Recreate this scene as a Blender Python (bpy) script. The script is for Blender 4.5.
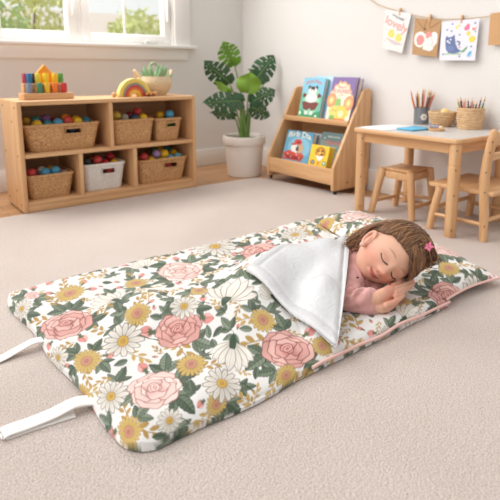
import bpy, bmesh, math, random
import numpy as np
from mathutils import Vector, Matrix, Euler, noise as mnoise

for o in list(bpy.data.objects):
    bpy.data.objects.remove(o)
C = bpy.context.scene.collection
SC = bpy.context.scene
R = math.radians

# ------------------------------------------------------------------ camera
FPX = 513.0; PYC = 163.0; CAMH = 0.72
PITCH = math.atan(93/513.0); YAW = R(37.5)
cam = bpy.data.cameras.new('camera'); camo = bpy.data.objects.new('camera', cam); C.objects.link(camo)
camo.location = (0, 0, CAMH)
camo.rotation_euler = Euler((math.pi/2-PITCH, 0, -YAW), 'XYZ')
cam.sensor_width = 36; cam.sensor_fit = 'HORIZONTAL'; cam.lens = 36*FPX/500
cam.shift_y = -(250-PYC)/500; cam.clip_start = 0.02
cam.dof.use_dof = True; cam.dof.focus_distance = 1.4; cam.dof.aperture_fstop = 4.2
SC.camera = camo
FW = np.array([math.sin(YAW)*math.cos(PITCH), math.cos(YAW)*math.cos(PITCH), -math.sin(PITCH)])
RT = np.array([math.cos(YAW), -math.sin(YAW), 0.0]); UP = np.cross(RT, FW); EYE = np.array([0, 0, CAMH])
def ray(x, y): return FW*FPX + RT*(x-250.0) - UP*(y-PYC)
def atz(x, y, z): r = ray(x, y); return EYE + r*(z-CAMH)/r[2]
def atx(x, y, X): r = ray(x, y); return EYE + r*X/r[0]
def aty(x, y, Y): r = ray(x, y); return EYE + r*Y/r[1]
def pj(p):
    d = np.asarray(p, float)-EYE; z = d@FW
    return 250+FPX*(d@RT)/z, PYC-FPX*(d@UP)/z

# ------------------------------------------------------------------ world, sun, exposure
def lin(c):
    c = c/255.0
    return c/12.92 if c <= 0.04045 else ((c+0.055)/1.055)**2.4
def rgb(r, g, b): return (lin(r), lin(g), lin(b), 1.0)

W = bpy.data.worlds.new('daylight'); SC.world = W; W.use_nodes = True
nt = W.node_tree; bg = nt.nodes['Background']; bg.inputs['Color'].default_value = (1.0, 0.995, 0.99, 1)
tc = nt.nodes.new('ShaderNodeTexCoord'); dp = nt.nodes.new('ShaderNodeVectorMath'); dp.operation = 'DOT_PRODUCT'
dp.inputs[1].default_value = Vector((-0.58, 0.60, 0.52)).normalized()      # brightest part of the sky: left, on the window side
mr = nt.nodes.new('ShaderNodeMapRange'); mr.inputs['From Min'].default_value = -0.5; mr.inputs['From Max'].default_value = 1.0; mr.inputs['To Min'].default_value = 0.34; mr.inputs['To Max'].default_value = 1.50
nt.links.new(tc.outputs['Generated'], dp.inputs[0]); nt.links.new(dp.outputs['Value'], mr.inputs['Value']); nt.links.new(mr.outputs[0], bg.inputs['Strength'])
sd = bpy.data.lights.new('sun', 'SUN'); sd.energy = 0.95; sd.angle = R(28); sd.color = (1.0, 0.97, 0.94)
so = bpy.data.objects.new('sun', sd); C.objects.link(so)
so.rotation_euler = Vector((0.60, -0.34, -0.72)).to_track_quat('-Z', 'Y').to_euler()
ad = bpy.data.lights.new('window_daylight', 'AREA'); ad.shape = 'RECTANGLE'; ad.size = 2.2; ad.size_y = 0.45; ad.energy = 27; ad.color = (1.0, 0.985, 0.97)
ao = bpy.data.objects.new('window_daylight', ad); C.objects.link(ao); ao.location = (0.62, 3.28, 1.46)       # daylight entering through the upper panes
ao.rotation_euler = Vector((-0.05, -0.70, -0.78)).to_track_quat('-Z', 'Y').to_euler()
SC.view_settings.view_transform = 'Standard'; SC.view_settings.look = 'None'
SC.view_settings.exposure = 0.0; SC.view_settings.gamma = 1; SC.view_settings.use_curve_mapping = False

# ------------------------------------------------------------------ materials
MATS = {}
def base_mat(name):
    m = bpy.data.materials.new(name); m.use_nodes = True
    return m, m.node_tree, m.node_tree.nodes['Principled BSDF']
def plain(name, col, rough=0.6, var=0.06, scale=25, bump=0.0, bscale=120, sheen=0.0, metal=0.0, trans=0.0, coat=0.0):
    if name in MATS: return MATS[name]
    m, nt, b = base_mat(name)
    tc = nt.nodes.new('ShaderNodeTexCoord')
    n = nt.nodes.new('ShaderNodeTexNoise'); n.inputs['Scale'].default_value = scale; n.inputs['Detail'].default_value = 4
    nt.links.new(tc.outputs['Object'], n.inputs['Vector'])
    mix = nt.nodes.new('ShaderNodeMixRGB')
    mix.inputs[1].default_value = tuple(c*(1-var) for c in col[:3])+(1,)
    mix.inputs[2].default_value = tuple(min(1, c*(1+var)) for c in col[:3])+(1,)
    nt.links.new(n.outputs['Fac'], mix.inputs[0]); nt.links.new(mix.outputs[0], b.inputs['Base Color'])
    b.inputs['Roughness'].default_value = rough; b.inputs['Metallic'].default_value = metal
    if sheen: b.inputs['Sheen Weight'].default_value = sheen
    if trans: b.inputs['Transmission Weight'].default_value = trans
    if coat: b.inputs['Coat Weight'].default_value = coat
    if bump:
        n2 = nt.nodes.new('ShaderNodeTexNoise'); n2.inputs['Scale'].default_value = bscale; n2.inputs['Detail'].default_value = 3
        nt.links.new(tc.outputs['Object'], n2.inputs['Vector'])
        bp = nt.nodes.new('ShaderNodeBump'); bp.inputs['Strength'].default_value = bump; bp.inputs['Distance'].default_value = 0.004
        nt.links.new(n2.outputs['Fac'], bp.inputs['Height']); nt.links.new(bp.outputs[0], b.inputs['Normal'])
    MATS[name] = m
    return m
def wood(name, c1, c2, axis, rough=0.45):
    if name in MATS: return MATS[name]
    m, nt, b = base_mat(name)
    tc = nt.nodes.new('ShaderNodeTexCoord'); mp = nt.nodes.new('ShaderNodeMapping')
    sc = [38, 38, 38]; sc[axis] = 2.2
    mp.inputs['Scale'].default_value = sc
    n = nt.nodes.new('ShaderNodeTexNoise'); n.inputs['Scale'].default_value = 1.0; n.inputs['Detail'].default_value = 5; n.inputs['Distortion'].default_value = 0.6
    nt.links.new(tc.outputs['Object'], mp.inputs['Vector']); nt.links.new(mp.outputs[0], n.inputs['Vector'])
    cr = nt.nodes.new('ShaderNodeValToRGB'); cr.color_ramp.elements[0].color = c1; cr.color_ramp.elements[1].color = c2
    cr.color_ramp.elements[0].position = 0.3; cr.color_ramp.elements[1].position = 0.72
    nt.links.new(n.outputs['Fac'], cr.inputs[0]); nt.links.new(cr.outputs[0], b.inputs['Base Color'])
    b.inputs['Roughness'].default_value = rough
    bp = nt.nodes.new('ShaderNodeBump'); bp.inputs['Strength'].default_value = 0.08; bp.inputs['Distance'].default_value = 0.002
    nt.links.new(n.outputs['Fac'], bp.inputs['Height']); nt.links.new(bp.outputs[0], b.inputs['Normal'])
    MATS[name] = m
    return m
BE1, BE2 = rgb(204, 154, 106), rgb(228, 185, 138)
WX, WY, WZ = wood('beech_x', BE1, BE2, 0), wood('beech_y', BE1, BE2, 1), wood('beech_z', BE1, BE2, 2)
def attr_mat(name, rough=0.7, bump=0.0, bscale=300, sheen=0.0, sss=0.0, spec=0.5):
    m, nt, b = base_mat(name)
    a = nt.nodes.new('ShaderNodeAttribute'); a.attribute_name = 'Col'
    nt.links.new(a.outputs['Color'], b.inputs['Base Color']); b.inputs['Roughness'].default_value = rough
    b.inputs['Specular IOR Level'].default_value = spec
    if sheen: b.inputs['Sheen Weight'].default_value = sheen
    if sss:
        b.inputs['Subsurface Weight'].default_value = sss; b.inputs['Subsurface Radius'].default_value = (0.9, 0.35, 0.2); b.inputs['Subsurface Scale'].default_value = 0.008
    if bump:
        tc = nt.nodes.new('ShaderNodeTexCoord')
        n2 = nt.nodes.new('ShaderNodeTexNoise'); n2.inputs['Scale'].default_value = bscale; n2.inputs['Detail'].default_value = 3
        nt.links.new(tc.outputs['Object'], n2.inputs['Vector'])
        bp = nt.nodes.new('ShaderNodeBump'); bp.inputs['Strength'].default_value = bump; bp.inputs['Distance'].default_value = 0.003
        nt.links.new(n2.outputs['Fac'], bp.inputs['Height']); nt.links.new(bp.outputs[0], b.inputs['Normal'])
    return m

# ------------------------------------------------------------------ object helpers
def tag(o, label=None, cat=None, group=None, kind=None):
    if label: o['label'] = label
    if cat: o['category'] = cat
    if group: o['group'] = group
    if kind: o['kind'] = kind
    return o
def thing(name, label, cat, loc=(0, 0, 0), rz=0.0, group=None):
    o = bpy.data.objects.new(name, None); C.objects.link(o); o.empty_display_size = 0.03
    o.location = loc; o.rotation_euler = (0, 0, rz)
    return tag(o, label, cat, group)
def copy_tree(o, parent=None):
    c = o.copy(); C.objects.link(c)
    if parent: c.parent = parent
    for ch in list(o.children): copy_tree(ch, c)
    return c

class MB:
    """collects shapes in one bmesh and links them as ONE mesh object"""
    def __init__(s): s.bm = bmesh.new()
    def box(s, c, size, rot=None, bev=0.0, segs=2, mi=0):
        b2 = bmesh.new(); bmesh.ops.create_cube(b2, size=1.0)
        for v in b2.verts: v.co = Vector((v.co.x*size[0], v.co.y*size[1], v.co.z*size[2]))
        if bev: bmesh.ops.bevel(b2, geom=list(b2.edges), offset=min(bev, 0.49*min(size)), segments=segs, profile=0.5, affect='EDGES')
        M = Matrix.Translation(Vector(c))
        if rot is not None: M = M @ (rot if isinstance(rot, Matrix) else Euler(rot).to_matrix().to_4x4())
        return s.add(b2, M, mi)
    def b(s, x0, x1, y0, y1, z0, z1, bev=0.0, mi=0):
        return s.box(((x0+x1)/2, (y0+y1)/2, (z0+z1)/2), (abs(x1-x0), abs(y1-y0), abs(z1-z0)), None, bev, 2, mi)
    def add(s, b2, M=None, mi=0):
        mp = {}
        for v in b2.verts: mp[v] = s.bm.verts.new(M @ v.co if M else v.co)
        for f in b2.faces:
            nf = s.bm.faces.new([mp[v] for v in f.verts]); nf.material_index = mi if mi else f.material_index
        b2.free(); return s
    def tube(s, pts, rad, segs=10, closed=False, mi=0, cap=True, flat=1.0):
        pts = [Vector(p) for p in pts]; n = len(pts)
        rr = rad if hasattr(rad, '__len__') else [rad]*n
        rings = []; prev = None
        for i in range(n):
            a = pts[i-1] if (i > 0 or closed) else pts[i]; c = pts[(i+1) % n] if (i < n-1 or closed) else pts[i]
            t = (c-a).normalized()
            if prev is None:
                prev = t.orthogonal().normalized() if abs(t.z) > 0.95 else t.cross(Vector((0, 0, 1))).normalized()
            u = (prev-t*prev.dot(t)).normalized(); prev = u; w = t.cross(u)
            rings.append([s.bm.verts.new(pts[i]+(u*math.cos(2*math.pi*k/segs)+w*math.sin(2*math.pi*k/segs)*flat)*rr[i]) for k in range(segs)])
        m = n if closed else n-1
        for i in range(m):
            r0, r1 = rings[i], rings[(i+1) % n]
            for k in range(segs):
                f = s.bm.faces.new((r0[k], r0[(k+1) % segs], r1[(k+1) % segs], r1[k])); f.material_index = mi
        if cap and not closed:
            f = s.bm.faces.new(rings[0][::-1]); f.material_index = mi
            f = s.bm.faces.new(rings[-1]); f.material_index = mi
        return s
    def lathe(s, prof, segs=32, c=(0, 0, 0), mi=0, cap0=True, cap1=True, sy=1.0):
        c = Vector(c); rings = []
        for (r, z) in prof:
            rings.append([s.bm.verts.new(c+Vector((r*math.cos(2*math.pi*k/segs), sy*r*math.sin(2*math.pi*k/segs), z))) for k in range(segs)])
        for r0, r1 in zip(rings, rings[1:]):
            for k in range(segs):
                f = s.bm.faces.new((r0[k], r0[(k+1) % segs], r1[(k+1) % segs], r1[k])); f.material_index = mi
        if cap0: s.bm.faces.new(rings[0][::-1]).material_index = mi
        if cap1: s.bm.faces.new(rings[-1]).material_index = mi
        return s
    def prism(s, pts2, axis, a0, a1, mi=0, bev=0.0):
        """polygon in the plane across `axis`, extruded from a0 to a1"""
        def P(p, a):
            if axis == 0: return Vector((a, p[0], p[1]))
            if axis == 1: return Vector((p[0], a, p[1]))
            return Vector((p[0], p[1], a))
        b2 = bmesh.new()
        v0 = [b2.verts.new(P(p, a0)) for p in pts2]; v1 = [b2.verts.new(P(p, a1)) for p in pts2]
        b2.faces.new(v0); b2.faces.new(v1[::-1]); n = len(pts2)
        for i in range(n): b2.faces.new((v0[i], v1[i], v1[(i+1) % n], v0[(i+1) % n]))
        bmesh.ops.recalc_face_normals(b2, faces=b2.faces)
        if bev:
            ed = [e for e in b2.edges if e.calc_face_angle(0) > 0.5]
            bmesh.ops.bevel(b2, geom=ed, offset=bev, segments=2, profile=0.5, affect='EDGES')
        return s.add(b2, None, mi)
    def sphere(s, c, r, u=24, v=14, scale=(1, 1, 1), mi=0):
        b2 = bmesh.new(); bmesh.ops.create_uvsphere(b2, u_segments=u, v_segments=v, radius=r)
        return s.add(b2, Matrix.Translation(Vector(c)) @ Matrix.Diagonal(Vector((*scale, 1))), mi)
    def build(s, name, mats, parent=None, smooth=True, loc=None, ang=40):
        me = bpy.data.meshes.new(name)
        bmesh.ops.recalc_face_normals(s.bm, faces=s.bm.faces)
        s.bm.to_mesh(me); s.bm.free()
        for m in (mats if isinstance(mats, (list, tuple)) else [mats]): me.materials.append(m)
        if smooth:
            me.shade_smooth(); me.set_sharp_from_angle(angle=R(ang))
        o = bpy.data.objects.new(name, me); C.objects.link(o)
        if parent: o.parent = parent
        if loc is not None: o.location = loc
        return o
def npmesh(name, V, F, mats, parent=None, col=None, smooth=True, fmat=None):
    """numpy verts (n,3) and quads (m,4) to one mesh object, with an optional colour per vertex"""
    me = bpy.data.meshes.new(name); V = np.asarray(V, np.float32); F = np.asarray(F, np.int32)
    k = F.shape[1]
    me.vertices.add(len(V)); me.vertices.foreach_set('co', V.ravel())
    me.loops.add(F.size); me.loops.foreach_set('vertex_index', F.ravel())
    me.polygons.add(len(F)); me.polygons.foreach_set('loop_start', np.arange(len(F), dtype=np.int32)*k)
    me.update(calc_edges=True); me.validate()
    for m in (mats if isinstance(mats, (list, tuple)) else [mats]): me.materials.append(m)
    if fmat is not None: me.polygons.foreach_set('material_index', np.asarray(fmat, np.int32))
    if col is not None:
        a = me.color_attributes.new('Col', 'FLOAT_COLOR', 'POINT')
        a.data.foreach_set('color', np.concatenate([col, np.ones((len(col), 1))], 1).astype(np.float32).ravel())
    if smooth: me.shade_smooth()
    o = bpy.data.objects.new(name, me); C.objects.link(o)
    if parent: o.parent = parent
    return o
def struct(o): return tag(o, kind='structure')

# ------------------------------------------------------------------ the room
YW, XB = 3.332, 2.484
WALLH = 1.9
wallm = plain('wall_paint', rgb(230, 226, 222), 0.85, 0.015, 6, 0.15, 160)
trimm = plain('trim_paint', rgb(240, 236, 231), 0.5, 0.01, 10)
def plank_mat():
    m, nt, b = base_mat('plank_floor')
    tc = nt.nodes.new('ShaderNodeTexCoord'); br = nt.nodes.new('ShaderNodeTexBrick')
    br.offset = 0.37; br.inputs['Scale'].default_value = 1; br.inputs['Brick Width'].default_value = 0.9; br.inputs['Row Height'].default_value = 0.085
    br.inputs['Mortar Size'].default_value = 0.0015; br.inputs['Color1'].default_value = rgb(178, 132, 92); br.inputs['Color2'].default_value = rgb(196, 152, 110); br.inputs['Mortar'].default_value = rgb(120, 82, 54)
    nt.links.new(tc.outputs['Object'], br.inputs['Vector'])
    mp = nt.nodes.new('ShaderNodeMapping'); mp.inputs['Scale'].default_value = (3, 45, 1); n = nt.nodes.new('ShaderNodeTexNoise'); n.inputs['Scale'].default_value = 1; n.inputs['Detail'].default_value = 5
    nt.links.new(tc.outputs['Object'], mp.inputs['Vector']); nt.links.new(mp.outputs[0], n.inputs['Vector'])
    mx = nt.nodes.new('ShaderNodeMixRGB'); mx.blend_type = 'OVERLAY'; mx.inputs[0].default_value = 0.35
    nt.links.new(br.outputs['Color'], mx.inputs[1]); nt.links.new(n.outputs['Fac'], mx.inputs[2]); nt.links.new(mx.outputs[0], b.inputs['Base Color'])
    b.inputs['Roughness'].default_value = 0.4
    return m
m = MB(); m.b(-2.2, XB+0.12, -0.6, YW+0.12, -0.05, -0.012); struct(m.build('floor', plank_mat()))

# wall with the windows: opening x -0.4..1.87, z 0.9..1.75
OX0, OX1, OZ0, OZ1 = -0.6, 1.868, 0.892, 1.72
m = MB()
m.b(-2.2, OX0, YW, YW+0.12, -0.03, WALLH); m.b(OX1, XB+0.12, YW, YW+0.12, -0.03, WALLH)
m.b(OX0, OX1, YW, YW+0.12, -0.03, OZ0); m.b(OX0, OX1, YW, YW+0.12, OZ1, WALLH)
struct(m.build('wall_back', wallm, smooth=False))
m = MB(); m.b(XB, XB+0.12, -0.6, YW, -0.03, WALLH); struct(m.build('wall_right', wallm, smooth=False))
def baseboard(name, pts_box):
    m = MB(); m.b(*pts_box, 0.004); struct(m.build(name, trimm))
baseboard('baseboard_back', (-2.2, XB, YW-0.014, YW, -0.012, 0.118))
baseboard('baseboard_right', (XB-0.014, XB, -0.6, YW-0.014, -0.012, 0.122))
m = MB(); m.b(XB-0.010, XB, 0.6, 1.288, 0.122, WALLH, 0.003); struct(m.build('trim_1', wallm))       # shallow upright panel at the right
# window trim: stool board, apron, side casing
m = MB(); m.b(-0.8, 2.035, YW-0.055, YW+0.10, 0.868, 0.893, 0.006); struct(m.build('trim_2', trimm))
m = MB(); m.b(-0.8, 1.975, YW-0.016, YW, 0.790, 0.868, 0.003); struct(m.build('trim_3', trimm))
m = MB(); m.b(1.868, 1.995, YW-0.020, YW, 0.893, 1.80, 0.003); m.b(1.858, 1.872, YW, YW+0.1, 0.893, 1.72); struct(m.build('trim_4', trimm))
vin = plain('window_vinyl', rgb(242, 240, 236), 0.35, 0.01, 10)
def glass_mat():
    m, nt, b = base_mat('glass')
    g = nt.nodes.new('ShaderNodeBsdfGlossy'); g.inputs['Roughness'].default_value = 0.02
    t = nt.nodes.new('ShaderNodeBsdfTransparent'); t.inputs['Color'].default_value = (0.97, 0.985, 0.975, 1)
    mx = nt.nodes.new('ShaderNodeMixShader'); mx.inputs[0].default_value = 0.05
    nt.links.new(t.outputs[0], mx.inputs[1]); nt.links.new(g.outputs[0], mx.inputs[2])
    nt.links.new(mx.outputs[0], nt.nodes['Material Output'].inputs['Surface'])
    return m
glass = glass_mat()
def frame_rect(m, x0, x1, z0, z1, w, y0, y1, bot=None, bev=0.004):
    bot = bot or w
    m.b(x0, x0+w, y0, y1, z0, z1, bev); m.b(x1-w, x1, y0, y1, z0, z1, bev)
    m.b(x0+w, x1-w, y0, y1, z0, z0+bot, bev); m.b(x0+w, x1-w, y0, y1, z1-w, z1, bev)
def window(name, x0, x1, muntin=None):
    m = MB(); frame_rect(m, x0, x1, 0.893, 1.72, 0.022, YW+0.02, YW+0.11, 0.014)
    w = struct(m.build(name, vin))
    m = MB(); frame_rect(m, x0+0.022, x1-0.022, 0.907, 1.698, 0.048, YW+0.012, YW+0.07, 0.048)
    frame_rect(m, x0+0.066, x1-0.066, 0.951, 1.66, 0.012, YW+0.03, YW+0.06, 0.012, 0.002)
    if muntin: m.b(muntin-0.007, muntin+0.007, YW+0.034, YW+0.05, 0.955, 1.655, 0.002)
    s = m.build('sash', vin, w)
    m = MB(); m.b(x0+0.07, x1-0.07, YW+0.040, YW+0.044, 0.955, 1.655); m.build('pane', glass, w)
    return w
w1 = window('window_1', 0.655, 1.190)
w2 = window('window_2', 1.190, 1.868, 1.513)
window('window_3', 0.10, 0.655)
m = MB(); m.b(1.63, 1.74, YW-0.012, YW+0.014, 0.897, 0.912, 0.004); m.tube([(1.65, YW-0.015, 0.914), (1.69, YW-0.022, 0.922), (1.735, YW-0.02, 0.916)], 0.006, 8); m.sphere((1.65, YW-0.015, 0.917), 0.010)
m.build('crank_handle', plain('handle_metal', rgb(215, 212, 206), 0.35, 0.02), w2)
m = MB(); m.b(1.150, 1.162, YW-0.004, YW+0.012, 1.06, 1.2, 0.003); m.build('latch', vin, w1)
m = MB(); m.b(1.818, 1.830, YW-0.004, YW+0.012, 1.055, 1.2, 0.003); m.build('latch', vin, w2)

# carpet over the planks, rounded corner near the plant
def carpet_mat():
    m, nt, b = base_mat('carpet_pile')
    tc = nt.nodes.new('ShaderNodeTexCoord')
    n = nt.nodes.new('ShaderNodeTexNoise'); n.inputs['Scale'].default_value = 260; n.inputs['Detail'].default_value = 4; n.inputs['Roughness'].default_value = 0.65
    n3 = nt.nodes.new('ShaderNodeTexNoise'); n3.inputs['Scale'].default_value = 3.5; n3.inputs['Detail'].default_value = 3
    v = nt.nodes.new('ShaderNodeTexVoronoi'); v.inputs['Scale'].default_value = 230
    for q in (n, n3, v): nt.links.new(tc.outputs['Object'], q.inputs['Vector'])
    cr = nt.nodes.new('ShaderNodeValToRGB'); cr.color_ramp.elements[0].color = rgb(182, 165, 155); cr.color_ramp.elements[1].color = rgb(216, 202, 193)
    cr.color_ramp.elements[0].position = 0.32; cr.color_ramp.elements[1].position = 0.58
    nt.links.new(n.outputs['Fac'], cr.inputs[0])
    mx = nt.nodes.new('ShaderNodeMixRGB'); mx.blend_type = 'OVERLAY'; mx.inputs[0].default_value = 0.10
    nt.links.new(cr.outputs[0], mx.inputs[1]); nt.links.new(n3.outputs['Fac'], mx.inputs[2]); nt.links.new(mx.outputs[0], b.inputs['Base Color'])
    b.inputs['Roughness'].default_value = 0.95; b.inputs['Sheen Weight'].default_value = 0.15; b.inputs['Specular IOR Level'].default_value = 0.1
    ma = nt.nodes.new('ShaderNodeMath'); ma.operation = 'SUBTRACT'
    nt.links.new(n.outputs['Fac'], ma.inputs[0]); nt.links.new(v.outputs['Distance'], ma.inputs[1])
    bp = nt.nodes.new('ShaderNodeBump'); bp.inputs['Strength'].default_value = 0.9; bp.inputs['Distance'].default_value = 0.0022
    nt.links.new(ma.outputs[0], bp.inputs['Height']); nt.links.new(bp.outputs[0], b.inputs['Normal'])
    return m
pts = [(-2.2, -0.6), (2.45, -0.6), (2.44, 1.25), (2.24, 2.1)]
for k in range(9):
    a = math.pi/2*k/8; pts.append((2.15-0.11+0.11*math.cos(a), 2.70-0.11+0.11*math.sin(a)))
pts.append((-2.2, 2.70))
m = MB(); m.prism(pts, 2, -0.012, 0.0, 0, 0.003)
tag(m.build('rug', carpet_mat()), 'large beige plush rug covering most of the plank floor', 'rug')

# ------------------------------------------------------------------ outside the window
m = MB(); m.b(-12, 14, YW+0.4, 22, -0.9, -0.8); struct(m.build('ground', plain('lawn', rgb(190, 200, 140), 0.9, 0.15, 3)))
def leafcloud(n, cx, cy, cz, rx, ry, rz, size, rnd):
    V = []; F = []
    for i in range(n):
        while True:
            p = Vector((rnd.uniform(-1, 1), rnd.uniform(-1, 1), rnd.uniform(-1, 1)))
            if p.length < 1: break
        p = Vector((cx+p.x*rx, cy+p.y*ry, cz+p.z*rz)); s = size*rnd.uniform(0.6, 1.3)
        e = Euler((rnd.uniform(0, 6.3), rnd.uniform(0, 6.3), rnd.uniform(0, 6.3))).to_matrix()
        k = len(V)
        for q in ((-1, 0, 0), (0, -0.45, 0.08), (1, 0, 0), (0, 0.45, 0.08)): V.append(p+e @ Vector(q)*s)
        F.append((k, k+1, k+2, k+3))
    return V, F
def tree(name, label, x, y, h, crown, ncl, leafm, seed, cat='tree', leafsize=0.07):
    rnd = random.Random(seed)
    t = thing(name, label, cat, (x, y, -0.8), 0, 'trees outside the window')
    m = MB(); m.tube([(0, 0, 0), (0.03, 0, h*0.35), (-0.02, 0, h*0.62), (0.05, 0, h*0.9)], [0.07, 0.055, 0.04, 0.015], 9)
    for i in range(7):
        a = rnd.uniform(0, 6.28); z = h*rnd.uniform(0.3, 0.75); L = crown*rnd.uniform(0.6, 0.95)
        m.tube([(0, 0, z), (L*0.5*math.cos(a), L*0.5*math.sin(a), z+0.25), (L*math.cos(a), L*math.sin(a), z+0.4)], [0.03, 0.018, 0.006], 6)
    m.build('trunk', plain('bark', rgb(170, 150, 130), 0.9, 0.1), t)
    V = []; F = []
    for i in range(ncl):
        a = rnd.uniform(0, 6.28); rr = crown*math.sqrt(rnd.random()); z = h*rnd.uniform(0.28, 1.0)
        v, f = leafcloud(60, rr*math.cos(a), rr*math.sin(a)*0.8, z, 0.3, 0.3, 0.25, leafsize, rnd)
        k = len(V); V += [tuple(q) for q in v]; F += [tuple(j+k for j in q) for q in f]
    npmesh('foliage', V, F, leafm, t, smooth=False)
lf1 = plain('leaf_spring', rgb(240, 244, 170), 0.6, 0.12, 2); lf2 = plain('leaf_yellow', rgb(252, 246, 180), 0.6, 0.12, 2); lf3 = plain('leaf_green', rgb(212, 230, 165), 0.6, 0.12, 2)
tree('garden_tree', 'slender green leafed tree at the far left of the left window', 1.35, 7.6, 2.9, 0.55, 26, lf3, 3)
tree('garden_tree', 'pale yellow green tree in the middle of the left window view', 2.45, 9.0, 2.9, 0.62, 34, lf2, 5)
tree('garden_tree', 'bright spring green tree seen at the left of the right window', 3.85, 8.3, 2.4, 0.6, 30, lf1, 8)
tree('garden_tree', 'small yellowish tree seen at the right of the right window', 5.3, 8.8, 2.4, 0.5, 20, lf2, 11)
for i, (x, y, sx, hz, mm, lab) in enumerate(((0.9, 11.2, 0.95, 1.9, lf2, 'low pale hedge behind the trees in the left window'), (3.2, 11.4, 1.2, 1.9, lf1, 'low green hedge in the view between the two windows'), (5.9, 11.2, 1.3, 1.7, lf2, 'low pale yellow hedge below the pink roof in the right window'))):
    rnd = random.Random(40+i); V, F = leafcloud(1500, 0, 0, hz*0.55, sx, 0.5, hz*0.6, 0.09, rnd)
    t = npmesh('hedge', [tuple(q) for q in V], F, mm, smooth=False); t.location = (x, y, -0.8)
    tag(t, lab, 'hedge', 'hedges outside the window')
t = thing('house', 'pale house with a faded pink roof far outside the right window', 'building', (6.6, 13.5, -0.8))
m = MB(); m.b(-3.4, 4.2, -1, 2, 0, 2.35); m.build('wall', plain('house_wall', rgb(255, 250, 242), 0.9, 0.02), t)
m = MB(); m.prism([(-1.35, 2.35), (2.35, 2.35), (0.5, 3.05)], 0, -3.7, 4.5); m.build('roof', plain('house_roof', rgb(250, 234, 222), 0.9, 0.05), t)
for xx in (-1.7, 0.2, 1.9):
    m = MB(); m.b(xx-0.3, xx+0.3, -1.04, -1.0, 1.2, 1.95, 0.01); m.build('window', plain('house_pane', rgb(200, 205, 208), 0.3, 0.02), t)
# ------------------------------------------------------------------ toy cabinet
CX0, CX1, CYF, CYB = 0.626, 1.648, 2.694, 3.05
cab = thing('toy_cabinet', 'low light wood cubby cabinet holding baskets under the window', 'cabinet', (CX0, CYF, 0))
def cb(name, x0, x1, y0, y1, z0, z1, mt=WX, bev=0.003):
    m = MB(); m.b(x0-CX0, x1-CX0, y0-CYF, y1-CYF, z0, z1, bev); return m.build(name, mt, cab)
screwm = plain('screw_cap', rgb(120, 84, 56), 0.5, 0.05)
for x0, x1, s in ((CX0, CX0+0.022, -1), (CX1-0.022, CX1, 1)):
    p = cb('side_panel', x0, x1, CYF, CYB, 0, 0.567, WZ, 0.004)
    for (yy, zz) in ((0.05, 0.535), (0.05, 0.29), (0.05, 0.035), (0.30, 0.535), (0.30, 0.29), (0.30, 0.035), (0.12, 0.46), (0.12, 0.1)):
        xx = (x0 if s < 0 else x1)-CX0
        m = MB(); m.tube([(xx-s*0.002, yy, zz), (xx+s*0.0012, yy, zz)], 0.006, 10); m.build('screw_cap', screwm, p)
cb('top_panel', CX0+0.022, CX1-0.022, CYF, CYB, 0.545, 0.567)
cb('middle_shelf', CX0+0.022, CX1-0.022, CYF+0.003, CYB-0.008, 0.280, 0.300)
cb('bottom_shelf', CX0+0.022, CX1-0.022, CYF+0.003, CYB-0.008, 0.034, 0.054)
cb('plinth', CX0+0.022, CX1-0.022, CYF+0.004, CYF+0.022, 0.0, 0.034)
cb('back_panel', CX0+0.022, CX1-0.022, CYB-0.008, CYB, 0.0, 0.545, WX, 0)
cb('divider', 1.098, 1.121, CYF+0.003, CYB-0.008, 0.300, 0.545, WZ)
cb('divider', 0.919, 0.941, CYF+0.003, CYB-0.008, 0.054, 0.280, WZ)
cb('divider', 1.231, 1.254, CYF+0.003, CYB-0.008, 0.054, 0.280, WZ)

# ------------------------------------------------------------------ woven baskets
def woven(name, c1, c2, sc=90):
    if name in MATS: return MATS[name]
    m, nt, b = base_mat(name)
    tc = nt.nodes.new('ShaderNodeTexCoord'); n = nt.nodes.new('ShaderNodeTexNoise'); n.inputs['Scale'].default_value = sc; n.inputs['Detail'].default_value = 3
    mp = nt.nodes.new('ShaderNodeMapping'); mp.inputs['Scale'].default_value = (1, 1, 2.2)
    nt.links.new(tc.outputs['Object'], mp.inputs['Vector']); nt.links.new(mp.outputs[0], n.inputs['Vector'])
    cr = nt.nodes.new('ShaderNodeValToRGB'); cr.color_ramp.elements[0].color = c1; cr.color_ramp.elements[1].color = c2
    cr.color_ramp.elements[0].position = 0.35; cr.color_ramp.elements[1].position = 0.65
    nt.links.new(n.outputs['Fac'], cr.inputs[0]); nt.links.new(cr.outputs[0], b.inputs['Base Color']); b.inputs['Roughness'].default_value = 0.75
    MATS[name] = m; return m
wick = woven('wicker', rgb(172, 124, 78), rgb(222, 178, 126))
wickw = woven('white_weave', rgb(222, 214, 205), rgb(244, 239, 233))
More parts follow.
